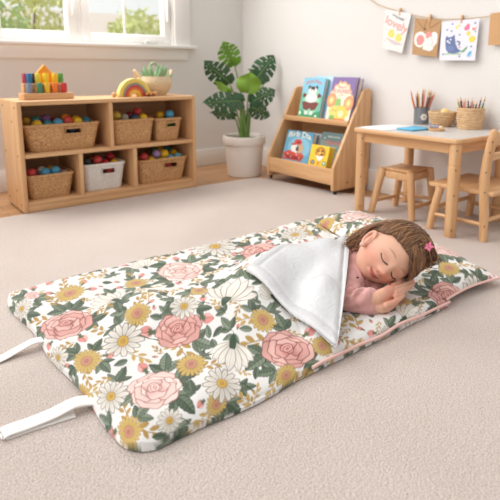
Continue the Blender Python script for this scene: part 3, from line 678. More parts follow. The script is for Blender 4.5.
def art_purple(A):
    A.sheet((136, 114, 166)); A.poly([(0, 0), (1, 0), (1, 0.58), (0.92, 0.62), (0.9, 0.72), (0.82, 0.74), (0.78, 0.84), (0.66, 0.85), (0.55, 0.92), (0.45, 0.88), (0.34, 0.92), (0.27, 0.84), (0.16, 0.83), (0.12, 0.73), (0.04, 0.70), (0, 0.62)], (236, 184, 132), 1)
    A.poly([(0, 0), (1, 0), (1, 0.55), (0.88, 0.60), (0.86, 0.69), (0.78, 0.71), (0.74, 0.80), (0.64, 0.81), (0.54, 0.87), (0.45, 0.84), (0.35, 0.87), (0.29, 0.80), (0.19, 0.79), (0.15, 0.70), (0.07, 0.67), (0, 0.58)], (248, 232, 208), 2)
    for cx, cy, r in ((0.1, 0.47, 0.20), (0.84, 0.42, 0.20)):
        A.ell(cx+0.02, cy, r, r*0.82, (238, 150, 112), 3, 26, 0.06, 9); A.ell(cx+0.02, cy, r*0.72, r*0.58, (244, 178, 128), 4, 20); A.ell(cx+0.02, cy, r*0.42, r*0.34, (250, 216, 130), 5); A.ell(cx+0.02, cy, r*0.18, r*0.15, (255, 240, 190), 6)
    A.poly([(0.28, 0.34), (0.34, 0.56), (0.42, 0.50), (0.5, 0.54), (0.56, 0.36)], (150, 196, 120), 3)
    A.ell(0.55, 0.19, 0.36, 0.17, (246, 206, 100), 4, 22, 0.06, 5); A.ell(0.30, 0.22, 0.20, 0.13, (248, 214, 120), 5, 18, 0.05, 6); A.ell(0.62, 0.17, 0.12, 0.08, (252, 236, 180), 6)
    A.ell(0.27, 0.25, 0.022, 0.018, (80, 70, 50), 7); A.ell(0.40, 0.24, 0.022, 0.018, (80, 70, 50), 7); A.ell(0.26, 0.08, 0.12, 0.06, (140, 190, 110), 6); A.poly([(0.1, 0.02), (0.9, 0.02), (0.8, 0.06), (0.2, 0.06)], (226, 120, 80), 6)
    A.text('Blug An', 0.5, 0.775, 0.022, (210, 120, 120), 4); A.text('POPUPBED', 0.5, 0.675, 0.032, (236, 130, 140), 4); A.text('A story', 0.5, 0.60, 0.014, (220, 140, 140), 4)
def art_blue(A):
    A.sheet((104, 168, 196)); A.poly([(0, 1), (1, 1), (1, 0.8), (0, 0.86)], (80, 146, 178)); A.ell(0.55, 0.45, 0.42, 0.36, (134, 188, 210), 1, 22)
    A.ell(0.42, 0.19, 0.40, 0.15, (206, 82, 70), 3, 24, 0.03, 6); A.poly([(0.02, 0.02), (0.75, 0.02), (0.80, 0.16), (0.06, 0.16)], (206, 82, 70), 3)
    for sx, sy in ((0.2, 0.2), (0.34, 0.12), (0.55, 0.22), (0.66, 0.12), (0.12, 0.09)): A.ell(sx, sy, 0.025, 0.018, (244, 214, 206), 5)
    A.ell(0.40, 0.42, 0.13, 0.13, (236, 230, 222), 4, 18); A.ell(0.62, 0.43, 0.12, 0.16, (200, 168, 130), 4, 18); A.ell(0.52, 0.40, 0.05, 0.10, (50, 44, 46), 5); A.ell(0.50, 0.30, 0.05, 0.04, (230, 224, 216), 6)
    A.ell(0.50, 0.64, 0.15, 0.10, (205, 74, 66), 5, 18, 0.08, 5); A.ell(0.52, 0.63, 0.05, 0.03, (60, 44, 46), 6); A.ell(0.34, 0.55, 0.10, 0.03, (196, 68, 62), 5)
    A.text('Birb Dia', 0.5, 0.84, 0.062, (246, 236, 214), 4, 0, 0.25, 1.02)
def art_teal(A):
    A.sheet((112, 138, 136)); A.poly([(0, 1), (1, 1), (1, 0.7), (0, 0.76)], (92, 116, 116)); A.text('tales of the', 0.5, 0.88, 0.022, (206, 206, 190), 3); A.text('CRASY', 0.5, 0.68, 0.046, (196, 84, 80), 3, 0, 0.1)
    for sx, sy in ((0.14, 0.82), (0.84, 0.80), (0.1, 0.5), (0.9, 0.55)): A.ell(sx, sy, 0.035, 0.025, (190, 196, 180), 2, 10, 0.3, 5)
    A.ell(0.5, 0.3, 0.35, 0.2, (150, 168, 156), 2)
def art_yellow(A):
    A.sheet((244, 202, 60)); A.ell(0.56, 0.66, 0.29, 0.27, (176, 126, 36), 1, 22); A.ell(0.56, 0.63, 0.21, 0.22, (222, 160, 60), 2, 22)
    A.ell(0.45, 0.72, 0.055, 0.055, (70, 46, 34), 3); A.ell(0.66, 0.74, 0.055, 0.055, (70, 46, 34), 3); A.ell(0.66, 0.56, 0.07, 0.05, (60, 42, 34), 3); A.ell(0.55, 0.63, 0.05, 0.04, (250, 226, 160), 4)
    A.poly([(0.34, 0.50), (0.55, 0.46), (0.78, 0.52), (0.72, 0.36), (0.58, 0.22), (0.46, 0.34)], (250, 244, 232), 4); A.poly([(0.5, 0.25), (0.62, 0.25), (0.58, 0.02), (0.5, 0.05)], (220, 150, 60), 4)
    A.ell(0.24, 0.14, 0.12, 0.11, (110, 96, 96), 3); A.ell(0.24, 0.14, 0.07, 0.07, (170, 166, 160), 4); A.ell(0.86, 0.16, 0.11, 0.11, (90, 150, 120), 3); A.ell(0.86, 0.16, 0.06, 0.06, (220, 230, 210), 4)
LEAN = 14
book('green and blue picture book with a panda like animal on the upper shelf', 2.307, 2.495, 2.300, .413, .266, .030, LEAN, (112, 180, 180), art_green)
book('pale blue book standing mostly hidden behind the green one', 2.345, 2.450, 2.250, .413, .276, .030, LEAN, (170, 206, 226))
book('purple topped picture book with peach flowers on the upper shelf', 2.303, 2.238, 2.046, .413, .272, .018, LEAN, (136, 114, 166), art_purple)
book('thick purple backed book behind the flower cover, its pages showing', 2.324, 2.215, 2.042, .413, .272, .036, LEAN, (136, 114, 166))
book('blue picture book with birds on a red hill, lower shelf', 2.192, 2.533, 2.288, .091, .250, .034, 17, (96, 160, 190), art_blue, lo=0.22)
book('grey book tucked behind the blue picture book', 2.236, 2.508, 2.263, .091, .245, .025, 17, (120, 116, 116))
book('grey teal storybook with red title behind the yellow box book', 2.232, 2.258, 2.048, .091, .262, .032, 17, (100, 124, 124), art_teal, lo=0.2)
book('chunky yellow board book with a round animal face', 2.188, 2.278, 2.123, .091, .182, .046, 15, (240, 196, 56), art_yellow, lo=0.30, allcol=True)
book('dark red book at the right end of the lower shelf', 2.262, 2.064, 2.040, .091, .22, .03, 14, (120, 44, 52))
m = MB(); m.sphere((0, 0, 0.016), 0.017, 18, 12, (1.2, 1.3, 0.9)); m.sphere((-0.004, 0.03, 0.013), 0.014, 16, 10); m.sphere((-0.012, 0.014, 0.03), 0.010, 14, 8)
tag(m.build('soft_toy', plain('toy_plush', rgb(214, 160, 146), 0.9, 0.25, 70), loc=(2.20, 2.115, 0.0905)), 'small pinkish toy at the right corner of the lower book shelf', 'toy')

# ------------------------------------------------------------------ table
TX0, TX1, TY0, TY1, TT = 1.972, 2.455, 1.145, 1.735, 0.435
tb = thing('play_table', 'low wooden play table with a white top by the wall', 'table', (2.2, 1.44, 0))
m = MB(); pp = [(a, b2) for a, b2, _, _ in rrect((TX1-TX0)/2, (TY1-TY0)/2, 0.035, 60)]; m.prism(pp, 2, TT-0.021, TT-0.001, 0, 0.005); tt = m.build('tabletop', WY, tb); tt.location = ((TX0+TX1)/2-2.2, 0, 0)
m = MB(); pp = [(a, b2) for a, b2, _, _ in rrect((TX1-TX0)/2-0.008, (TY1-TY0)/2-0.008, 0.03, 60)]; m.prism(pp, 2, TT-0.002, TT, 0, 0)
def laminate():
    m, nt, b = base_mat('white_laminate'); tc = nt.nodes.new('ShaderNodeTexCoord')
    v = nt.nodes.new('ShaderNodeTexVoronoi'); v.inputs['Scale'].default_value = 42
    cr = nt.nodes.new('ShaderNodeValToRGB'); cr.color_ramp.elements[0].color = rgb(150, 158, 170); cr.color_ramp.elements[1].color = rgb(206, 202, 198)
    cr.color_ramp.elements[0].position = 0.10; cr.color_ramp.elements[1].position = 0.24
    nt.links.new(tc.outputs['Object'], v.inputs['Vector']); nt.links.new(v.outputs['Distance'], cr.inputs[0]); nt.links.new(cr.outputs[0], b.inputs['Base Color'])
    b.inputs['Roughness'].default_value = 0.35
    return m
m.build('laminate', laminate(), tt)
for (xa, xb, ya, yb) in ((TX0+0.028, TX0+0.046, TY0+0.06, TY1-0.06), (TX1-0.046, TX1-0.028, TY0+0.06, TY1-0.06)):
    m = MB(); m.b(xa-2.2, xb-2.2, ya-1.44, yb-1.44, TT-0.068, TT-0.021, 0.002); m.build('apron', WY, tb)
for (xa, xb, ya, yb) in ((TX0+0.06, TX1-0.06, TY0+0.028, TY0+0.046), (TX0+0.06, TX1-0.06, TY1-0.046, TY1-0.028)):
    m = MB(); m.b(xa-2.2, xb-2.2, ya-1.44, yb-1.44, TT-0.068, TT-0.021, 0.002); m.build('apron', WX, tb)
for lx, ly in ((2.010, 1.180), (2.010, 1.692), (2.412, 1.692), (2.412, 1.180)):
    m = MB(); r = 0.0255
    m.lathe([(r-0.004, 0.0), (r-0.002, 0.003), (r-0.001, 0.06), (r, 0.24), (r+0.0005, 0.315), (r-0.0015, 0.317), (r-0.0015, 0.319), (r+0.0005, 0.321), (r+0.001, TT-0.022)], 26, (lx-2.2, ly-1.44, 0)); l = m.build('leg', WZ, tb)
    for zz in (0.035, 0.19, 0.30, 0.385): m = MB(); m.tube([(lx-2.2-r*0.72, ly-1.44-r*0.68, zz), (lx-2.2-r*0.76, ly-1.44-r*0.72, zz)], 0.0035, 8); m.build('screw_cap', screwm, l)

# stool
st = thing('wooden_stool', 'small square wooden stool with splayed legs under the table', 'stool', (2.165, 1.535, 0))
LG = [((2.052, 1.650), (2.078, 1.607)), ((2.082, 1.425), (2.082, 1.448)), ((2.285, 1.440), (2.262, 1.462)), ((2.250, 1.650), (2.238, 1.612))]
LG = [(Vector((a[0]-2.165, a[1]-1.535, 0)), Vector((b2[0]-2.165, b2[1]-1.535, 0.238))) for a, b2 in LG]
for a, b2 in LG:
    m = MB(); d = (b2-a).normalized(); m.tube([a+d*0.002, a.lerp(b2, 0.5), b2-d*0.012, b2-d*0.004, b2], [0.0155, 0.0185, 0.0195, 0.017, 0.009], 18); m.build('leg', WZ, st)
m = MB(); q = [LG[i][1] for i in range(4)]; cen = sum(q, Vector())/4
m.prism([(v.x*1.0, v.y*1.0) for v in (cen+(p-cen)*0.94 for p in q)], 2, 0.226, 0.241, 0, 0.004); m.build('seat', WX, st)
m = MB()
for i in range(4):
    a, b2 = q[i].lerp(cen, 0.03), q[(i+1) % 4].lerp(cen, 0.03); mid = (a+b2)/2; d = b2-a
    m.box((mid.x, mid.y, 0.207), (d.length-0.03, 0.014, 0.036), (0, 0, math.atan2(d.y, d.x)), 0.002)
m.build('seat_rail', WX, st)
for i, zz in ((0, 0.075), (1, 0.06), (2, 0.075), (3, 0.06)):
    a, b2 = LG[i][0].lerp(LG[i][1], zz/0.238), LG[(i+1) % 4][0].lerp(LG[(i+1) % 4][1], zz/0.238)
    if i == 0: continue
    m = MB(); m.tube([a, b2], 0.009, 12); m.build('stretcher', WX, st)

# chair at the right end of the table
ch = thing('wooden_chair', 'small wooden chair with a slatted back at the right end of the table', 'chair', (2.215, 1.16, 0))
O = Vector((2.215, 1.16, 0))
def cv(x, y, z): return Vector((x, y, z))-O
m = MB(); m.prism([(2.050-O.x, 1.325-O.y), (2.385-O.x, 1.325-O.y), (2.370-O.x, 1.030-O.y), (2.066-O.x, 1.030-O.y)], 2, 0.197, 0.218, 0, 0.006); m.build('seat', WX, ch)
for s, xx in ((-1, 2.068), (1, 2.366)):
    m = MB(); m.tube([cv(xx+s*0.002, 1.058, 0), cv(xx, 1.064, 0.12), cv(xx, 1.073, 0.225), cv(xx, 1.075, 0.27), cv(xx, 1.069, 0.35), cv(xx, 1.058, 0.42), cv(xx, 1.049, 0.470), cv(xx, 1.047, 0.480)], [0.0165, 0.019, 0.021, 0.021, 0.020, 0.019, 0.017, 0.009], 18)
    l = m.build('back_post', WZ, ch)
    for zz, yy in ((0.07, 1.046), (0.215, 1.056), (0.30, 1.058), (0.385, 1.049), (0.43, 1.041)): m = MB(); m.tube([cv(xx-0.016, yy+0.004, zz), cv(xx-0.0175, yy+0.003, zz)], 0.0035, 8); m.build('screw_cap', screwm, l)
    m = MB(); m.tube([cv(xx+s*0.022, 1.305, 0), cv(xx+s*0.01, 1.292, 0.11), cv(xx, 1.275, 0.198)], [0.0165, 0.018, 0.018], 18); m.build('leg', WZ, ch)
    m = MB(); m.tube([cv(xx+s*0.004, 1.066, 0.072), cv(xx+s*0.016, 1.298, 0.072)], 0.0095, 12); m.build('stretcher', WY, ch)
for zz, yy in ((0.055, 1.066), ): m = MB(); m.tube([cv(2.068, yy, zz+0.03), cv(2.366, yy, zz+0.03)], 0.0095, 12); m.build('stretcher', WX, ch)
m = MB(); m.tube([cv(2.056, 1.30, 0.10), cv(2.378, 1.30, 0.10)], 0.0095, 12); m.build('stretcher', WX, ch)
for z0, z1, yy in ((0.412, 0.466, 1.056), (0.345, 0.375, 1.070)):
    m = MB(); m.b(2.072-O.x, 2.362-O.x, yy-0.008-O.y, yy+0.008-O.y, z0, z1, 0.004); m.build('back_slat', WX, ch)

# ------------------------------------------------------------------ on the table
cm = woven('coil_basket', rgb(198, 160, 116), rgb(222, 188, 148), 60)
def coil(rt, rb_, h):
    prof = [(rb_, 0)]; n = int(h/0.0105)
    for k in range(n):
        r = rb_+(rt-rb_)*math.sin((k+0.5)/n*math.pi/2)
        prof += [(r-0.001, (k+0.08)*h/n), (r+0.0025, (k+0.5)*h/n), (r-0.001, (k+0.92)*h/n)]
    return prof+[(rt-0.007, h), (rt-0.009, h*0.75), (rb_*0.9, 0.012), (0.0001, 0.012)]
def pencils(where, group, cx, cy, r, zb, L0, specs, seed):
    rnd = random.Random(seed); used = {}
    cnt = {}
    for s in specs: cnt[s[0]] = cnt.get(s[0], 0)+1
    n = len(specs)
    for i, (cname, col) in enumerate(specs):
        a = 2*math.pi*i/n*1.0+rnd.uniform(-.1, .1); rr = r*(0.78 if i % 2 else 0.5); out = 0.14+0.20*rnd.random()
        L = L0*rnd.uniform(0.86, 1.1); d = Vector((math.cos(a)*out, math.sin(a)*out, 1)).normalized()
        o = thing('pencil', '', 'pencil', (cx+rr*0.55*math.cos(a), cy+rr*0.55*math.sin(a), zb), 0, group)
        used[cname] = used.get(cname, 0)+1
        o['label'] = '%s pencil standing in the %s' % (cname, where)
        m = MB(); m.tube([(0, 0, 0), d*(L-0.016)], 0.0036, 6); m.build('shaft', plain('pencil_'+cname.replace(' ', '_'), rgb(*col), 0.45, 0.03), o)
        m = MB(); m.tube([d*(L-0.016), d*(L-0.003)], [0.0036, 0.0014], 6); m.build('wood_tip', plain('pencil_wood', rgb(226, 184, 140), 0.6), o)
        m = MB(); m.tube([d*(L-0.003), d*L], [0.0014, 0.0003], 6); m.build('lead', plain('lead_'+cname.replace(' ', '_'), rgb(*[int(c*0.8) for c in col]), 0.5), o)
# glass jar of pencils with a white flower
jr = thing('pencil_jar', 'grey glass jar with a white flower motif full of pencils', 'pencil holder', (2.402, 1.622, TT))
m = MB(); m.lathe([(0.036, 0), (0.039, 0.003), (0.040, 0.086), (0.041, 0.090), (0.038, 0.090), (0.0365, 0.084), (0.0355, 0.008), (0.0001, 0.008)], 40, (0, 0, 0), 0, True, False); m.build('jar', plain('smoke_jar', rgb(122, 124, 128), 0.18, 0.08, 30, coat=0.4), jr)
fl = MB()
for k in range(6):
    a = k*math.pi/3; th0 = math.atan2(-0.62, -0.78)+0.25
    for j in range(1):
        u0, z0 = 0.011*math.cos(a), 0.040+0.011*math.sin(a); pts = []
        for q in range(12):
            uu = u0+0.0075*math.cos(q*math.pi/6); zz = z0+0.0075*math.sin(q*math.pi/6); pts.append((0.0412*math.cos(th0+uu/0.040), 0.0412*math.sin(th0+uu/0.040), zz))
        fl.bm.faces.new([fl.bm.verts.new(p) for p in pts])
fl.build('flower_motif', plain('white_motif', rgb(236, 232, 226), 0.5), jr)
PC = [('ochre yellow', (206, 160, 66)), ('natural', (216, 170, 122)), ('black', (44, 40, 42)), ('red', (200, 66, 60)), ('tan', (190, 140, 96)), ('dark brown', (92, 62, 48)), ('pink', (224, 140, 140)), ('orange', (226, 140, 70)), ('grey', (140, 132, 128)), ('maroon', (130, 52, 54)), ('amber', (222, 176, 90)), ('cocoa brown', (130, 92, 66)), ('coral', (226, 116, 96)), ('charcoal', (70, 66, 70)), ('sienna', (176, 96, 60)), ('khaki', (186, 164, 110)), ('rust', (190, 90, 60)), ('dusty rose', (206, 128, 124)), ('slate', (92, 98, 112))]
pencils('grey glass jar', 'pencils in the glass jar', 2.402, 1.622, 0.038, TT+0.009, 0.172, PC, 5)
bw = thing('woven_bowl', 'shallow woven bowl holding a yellow ball on the table', 'basket', (2.385, 1.488, TT))
m = MB(); m.lathe(coil(0.068, 0.042, 0.072), 44, (0, 0, 0), 0, True, False); m.build('bowl', cm, bw)
m = MB(); m.tube([(0.066*math.cos(2*math.pi*k/40), 0.066*math.sin(2*math.pi*k/40), 0.073) for k in range(40)], 0.0045, 8, closed=True); m.build('rim', cm, bw)
m = MB(); m.sphere((0, 0, 0), 0.022); tag(m.build('toy_ball', plain('pale_yellow_ball', rgb(238, 206, 130), 0.5, 0.05), loc=(2.39, 1.478, TT+0.070)), 'pale yellow ball resting in the shallow woven bowl on the table', 'ball')
m = MB(); m.sphere((0, 0, 0), 0.030); tag(m.build('toy_ball', plain('tan_ball', rgb(206, 170, 120), 0.6, 0.05), loc=(2.382, 1.500, TT+0.043)), 'tan ball low inside the shallow woven bowl', 'ball')
kb = thing('crayon_basket', 'tall round coiled basket full of crayons on the table', 'basket', (2.392, 1.340, TT))
m = MB(); m.lathe(coil(0.063, 0.057, 0.098), 44, (0, 0, 0), 0, True, False); m.build('basket', cm, kb)
m = MB(); m.tube([(0.061*math.cos(2*math.pi*k/40), 0.061*math.sin(2*math.pi*k/40), 0.099) for k in range(40)], 0.005, 8, closed=True); m.build('rim', cm, kb)
PC2 = [('black', (44, 40, 46)), ('salmon', (226, 120, 100)), ('navy', (50, 60, 92)), ('pink', (228, 150, 150)), ('red', (196, 56, 58)), ('mustard', (214, 176, 60)), ('olive', (150, 150, 60)), ('dark brown', (90, 62, 48)), ('peach', (236, 176, 130)), ('plum', (92, 56, 80)), ('grey', (140, 134, 132)), ('slate', (92, 100, 116)), ('rose', (206, 96, 104)), ('green', (84, 124, 70)), ('yellow', (236, 204, 70)), ('charcoal', (72, 68, 70))]
pencils('tall coiled basket', 'pencils in the coiled basket', 2.392, 1.340, 0.088, TT+0.013, 0.138, PC2, 9)
def slab(name, label, cat, quad, z, th, col, group=None):
    me = MB(); c = Vector((sum(q[0] for q in quad)/4, sum(q[1] for q in quad)/4, z))
    me.prism([(q[0]-c.x, q[1]-c.y) for q in quad], 2, 0, th, 0, min(0.001, th*0.3))
    o = me.build(name, plain(name+'_%02x%02x%02x' % col, rgb(*col), 0.55, 0.02, 20), loc=c); tag(o, label, cat, group); return o
def q4(*p): return [tuple(atz(a, b2, TT)[:2]) for a, b2 in p]
slab('paper_sheet', 'large white sheet of paper at the left end of the table', 'paper', [(1.995, 1.700), (1.995, 1.555), (2.20, 1.500), (2.20, 1.655)], TT+0.0006, 0.0012, (244, 242, 240), 'loose papers on the table')
slab('paper_sheet', 'white sheet lying slantwise on top of the other paper', 'paper', [(2.02, 1.712), (2.01, 1.60), (2.235, 1.55), (2.245, 1.66)], TT+0.0024, 0.0012, (240, 238, 238), 'loose papers on the table')
slab('activity_book', 'thin bright blue booklet lying beside the white papers', 'book', [(2.075, 1.535), (2.068, 1.44), (2.21, 1.425), (2.23, 1.54)], TT+0.0024, 0.006, (96, 180, 216))
er = thing('wooden_tray', 'small oval wooden tray in the middle of the table', 'tray', (2.19, 1.392, TT))
m = MB(); m.lathe([(0.030, 0), (0.034, 0.002), (0.036, 0.013), (0.032, 0.013), (0.028, 0.006), (0.0001, 0.006)], 32, (0, 0, 0), 0, True, False, 1.1); m.build('tray', WX, er)
m = MB(); m.box((0, 0, 0), (0.02, 0.045, 0.012), None, 0.004); tag(m.build('chalk_eraser', plain('eraser_grey', rgb(150, 152, 172), 0.6), loc=(2.188, 1.402, TT+0.0195)), 'grey blue eraser lying in the oval tray', 'eraser')
m = MB(); m.box((0, 0, 0), (0.018, 0.016, 0.010), None, 0.004); tag(m.build('eraser', plain('eraser_cream', rgb(234, 216, 190), 0.6), loc=(2.190, 1.370, TT+0.0190)), 'small cream eraser at the right of the oval tray', 'eraser')

# ------------------------------------------------------------------ bunting of children's drawings
SX = XB-0.012
strp = [(2.16, 1.20), (2.057, 1.125), (2.0, 1.092), (1.93, 1.066), (1.842, 1.040), (1.75, 1.012), (1.648, 0.990), (1.56, 0.978), (1.465, 0.972), (1.37, 0.973), (1.322, 0.976), (1.25, 0.988), (1.10, 1.03), (0.95, 1.10)]
m = MB(); m.tube([(SX-XB, y, z) for y, z in strp], 0.0022, 8)
tag(m.build('bunting_string', plain('jute', rgb(204, 170, 128), 0.9, 0.12, 200), loc=(XB, 0, 0)), 'thin jute string stretched along the right wall', 'string')
def pin(y, z):
    t = thing('clothes_peg', 'wooden clothes peg', 'peg', (SX-0.002, y, z), 0, 'clothes pegs on the string')
    for s in (-1, 1):
        m = MB(); m.box((s*0.0055, 0, 0), (0.005, 0.010, 0.040), (0, s*-0.05, 0), 0.0012); m.build('half', WZ, t)
    m = MB(); m.tube([(-0.009, 0, 0.003), (0.009, 0, 0.003)], 0.003, 8); m.build('spring', plain('spring', rgb(150, 140, 130), 0.4, 0.05, metal=0.8), t)
    return t
def hang(name, label, cat, TL, TR, BL, BR, art, bulge=0.002, th=0.0012):
    c = Vector((SX-0.010, (TL[0]+BR[0])/2, (TL[1]+BR[1])/2))
    A = Art(*[Vector((dx, p[0]-c.y, p[1]-c.z)) for p, dx in ((TL, 0), (TR, 0), (BL, -0.010), (BR, -0.006))], bulge=bulge); art(A)
    o = A.build(name); o.location = c; tag(o, label, cat, 'drawings pegged to the string')
    md = o.modifiers.new('thick', 'SOLIDIFY'); md.thickness = 0.0004; md.offset = -1
    return o
def a1(A):
    A.sheet((236, 232, 229)); A.text('little studio', 0.56, 0.86, 0.018, (150, 150, 160), 2, -0.2); A.text('for kids', 0.60, 0.825, 0.015, (150, 150, 160), 2, -0.2); A.text('lovely', 0.52, 0.665, 0.066, (240, 160, 150), 2, -0.22)
    for cx, cy in ((0.36, 0.40), (0.70, 0.34)):
        A.ell(cx, cy, 0.15, 0.082, (246, 220, 116), 1, 20, 0.06, 7)
        for k in range(3): A.ell(cx-0.07+0.07*k, cy+0.095, 0.032, 0.03, (246, 220, 116), 2)
        A.ell(cx, cy, 0.07, 0.036, (250, 226, 120), 3)
    A.line([(0.18, 0.275), (0.9, 0.20)], 0.004, (228, 160, 150)); A.line([(0.3, 0.235), (0.8, 0.18)], 0.003, (180, 180, 190)); A.line([(0.34, 0.20), (0.7, 0.16)], 0.003, (180, 180, 190))
    for sx, sy in ((0.14, 0.5), (0.1, 0.2), (0.86, 0.86), (0.6, 0.53), (0.68, 0.55)): A.ell(sx, sy, 0.022, 0.012, (140, 160, 190), 1)
def a2(A):
    A.sheet((190, 148, 104)); A.line([(0.04, 0.98), (0.38, 0.72), (0.45, 0.98)], 0.004, (158, 116, 76)); A.line([(0.55, 0.98), (0.6, 0.76), (0.95, 0.95)], 0.004, (162, 120, 80)); A.line([(0.1, 0.1), (0.5, 0.16), (0.9, 0.08)], 0.003, (170, 128, 86))
    A.ell(0.28, 0.43, 0.23, 0.215, (244, 238, 232), 1, 24, 0.03, 5); A.ell(0.64, 0.42, 0.30, 0.20, (242, 236, 230), 1, 24, 0.05, 6); A.ell(0.62, 0.22, 0.2, 0.09, (244, 238, 232), 1, 20, 0.06, 5); A.ell(0.8, 0.52, 0.14, 0.15, (244, 240, 234), 2)
    A.ell(0.30, 0.42, 0.15, 0.135, (242, 150, 146), 3, 20, 0.05, 6); A.ell(0.60, 0.56, 0.12, 0.105, (242, 152, 148), 3, 18, 0.04, 5); A.line([(0.7, 0.5), (0.8, 0.38), (0.74, 0.28)], 0.003, (206, 198, 190), 4)
    A.ell(0.42, 0.72, 0.05, 0.03, (130, 92, 60), 2)
def a3(A):
    A.sheet((232, 230, 237))
    A.poly([(0.14, 0.56), (0.17, 0.63), (0.22, 0.585), (0.32, 0.60), (0.38, 0.65), (0.40, 0.56), (0.43, 0.42), (0.50, 0.30), (0.60, 0.235), (0.52, 0.20), (0.40, 0.17), (0.26, 0.19), (0.18, 0.27), (0.15, 0.40)], (108, 122, 164), 2)
    A.ell(0.30, 0.30, 0.10, 0.07, (118, 134, 180), 3); A.ell(0.21, 0.49, 0.03, 0.028, (235, 235, 245), 3); A.ell(0.29, 0.53, 0.025, 0.024, (225, 225, 240), 3); A.ell(0.26, 0.45, 0.025, 0.022, (240, 240, 246), 3)
    A.poly([(0.56, 0.225), (0.66, 0.26), (0.76, 0.37), (0.74, 0.28), (0.66, 0.20)], (110, 170, 120), 2); A.line([(0.46, 0.48), (0.54, 0.46), (0.545, 0.40), (0.50, 0.39)], 0.007, (108, 122, 164), 2)
    for k in range(8): A.poly([(0.12+0.06*k, 0.20-0.01*abs(k-3)), (0.16+0.06*k, 0.13), (0.18+0.06*k, 0.19)], (140, 190, 130), 1)
    A.poly([(0.62, 0.76), (0.70, 0.90), (0.76, 0.88), (0.75, 0.78)], (232, 120, 150), 2); A.ell(0.69, 0.79, 0.07, 0.05, (232, 130, 160), 3, 14, 0.1, 3); A.poly([(0.83, 0.80), (0.89, 0.77), (0.96, 0.82), (0.90, 0.73), (0.86, 0.73)], (238, 130, 110), 2)
    A.ell(0.86, 0.52, 0.085, 0.08, (248, 216, 90), 2, 16, 0.04, 8); A.ell(0.75, 0.66, 0.055, 0.055, (250, 214, 100), 2, 12, 0.2, 4); A.ell(0.42, 0.82, 0.035, 0.045, (246, 226, 130), 2); A.ell(0.48, 0.87, 0.03, 0.03, (246, 226, 130), 2); A.ell(0.83, 0.16, 0.05, 0.085, (150, 206, 236), 2, 16, 0, 5, -0.5)
    A.line([(0.80, 0.12), (0.87, 0.22)], 0.004, (90, 150, 210), 3)
    for sx, sy in ((0.90, 0.90), (0.17, 0.78), (0.29, 0.74), (0.52, 0.64), (0.1, 0.16), (0.57, 0.10), (0.86, 0.34), (0.30, 0.92)): A.ell(sx, sy, 0.026, 0.024, (132, 150, 190), 2, 10, 0.15, 5)
    A.ell(0.55, 0.33, 0.022, 0.02, (232, 130, 150), 2); A.ell(0.93, 0.70, 0.022, 0.02, (130, 190, 130), 2)
hang('drawing', 'white card with red lovely lettering and two yellow handprints', 'drawing', (1.938, 1.062), (1.764, 1.022), (1.944, .846), (1.806, .812), a1)
hang('drawing', 'brown kraft paper drawing with white and pink animal shapes', 'drawing', (1.739, .998), (1.577, .976), (1.737, .803), (1.589, .788), a2, 0.004)
hang('drawing', 'white drawing of a blue cat with coloured doodles', 'drawing', (1.574, .966), (1.370, .968), (1.568, .769), (1.374, .766), a3, 0.002)
hang('paper_card', 'plain brown card hanging at the right end of the string', 'card', (1.318, .986), (1.14, .995), (1.312, .838), (1.14, .835), lambda A: A.sheet((204, 158, 110)), 0.0008)
for y, z, lab in ((1.842, 1.040, 'wooden clothes peg on the card with handprints'), (1.648, .990, 'wooden clothes peg on the brown kraft drawing'), (1.466, .972, 'wooden clothes peg on the blue cat drawing'), (1.255, .990, 'wooden clothes peg on the plain brown card')):
    tag(pin(y, z), lab)
# ------------------------------------------------------------------ nap mat: shape
A_, B_ = np.array([1.555, 1.370]), np.array([0.870, 0.785])
YF, YBK = 0.795, 1.690
BODY = [((1.24, 1.06), 0.160), ((1.02, 1.22), 0.130), ((0.80, 1.08), 0.098), ((0.62, 1.28), 0.084)]
def sstep(a, b, x): t = np.clip((x-a)/(b-a), 0, 1); return t*t*(3-2*t)
def wob(x, y, f, ph=0.0):
    return (np.sin(f*x*1.0+1.3*np.sin(f*0.7*y+ph)+ph)+np.sin(f*0.83*y+1.1*np.sin(f*0.6*x+2*ph)+1.7*ph)+np.sin(f*0.7*(x+y)+ph*3+np.sin(f*0.9*(x-y))))/3
def xleft(y): return 0.342-0.034*(y-YF)/(YBK-YF)
def xfold(y): return np.where(y < A_[1], B_[0]+(y-B_[1])*(A_[0]-B_[0])/(A_[1]-B_[1]), A_[0]+(y-A_[1])*0.30)
def xright(y): return 1.385+(y-YF)*0.30
def bodyz(x, y):
    z = np.zeros_like(x)
    for (p, zp), (q, zq) in zip(BODY, BODY[1:]):
        p, q = np.array(p), np.array(q); d = q-p; t = np.clip(((x-p[0])*d[0]+(y-p[1])*d[1])/(d@d), 0, 1)
        r = np.hypot(x-p[0]-t*d[0], y-p[1]-t*d[1]); zz = (zp+(zq-zp)*t-0.040)*np.exp(-(r/0.135)**2.2); z = np.maximum(z, zz)
    p, q = np.array(ARM[0][0]), np.array(ARM[1][0]); d = q-p; t = np.clip(((x-p[0])*d[0]+(y-p[1])*d[1])/(d@d), 0, 1)
    r = np.hypot(x-p[0]-t*d[0], y-p[1]-t*d[1]); zz = (ARM[0][1]+(ARM[1][1]-ARM[0][1])*t-0.040)*np.exp(-(r/0.120)**2.2)
    return np.maximum(z, zz)
ARM = [((1.17, 1.03), 0.160), ((1.035, 0.925), 0.112)]
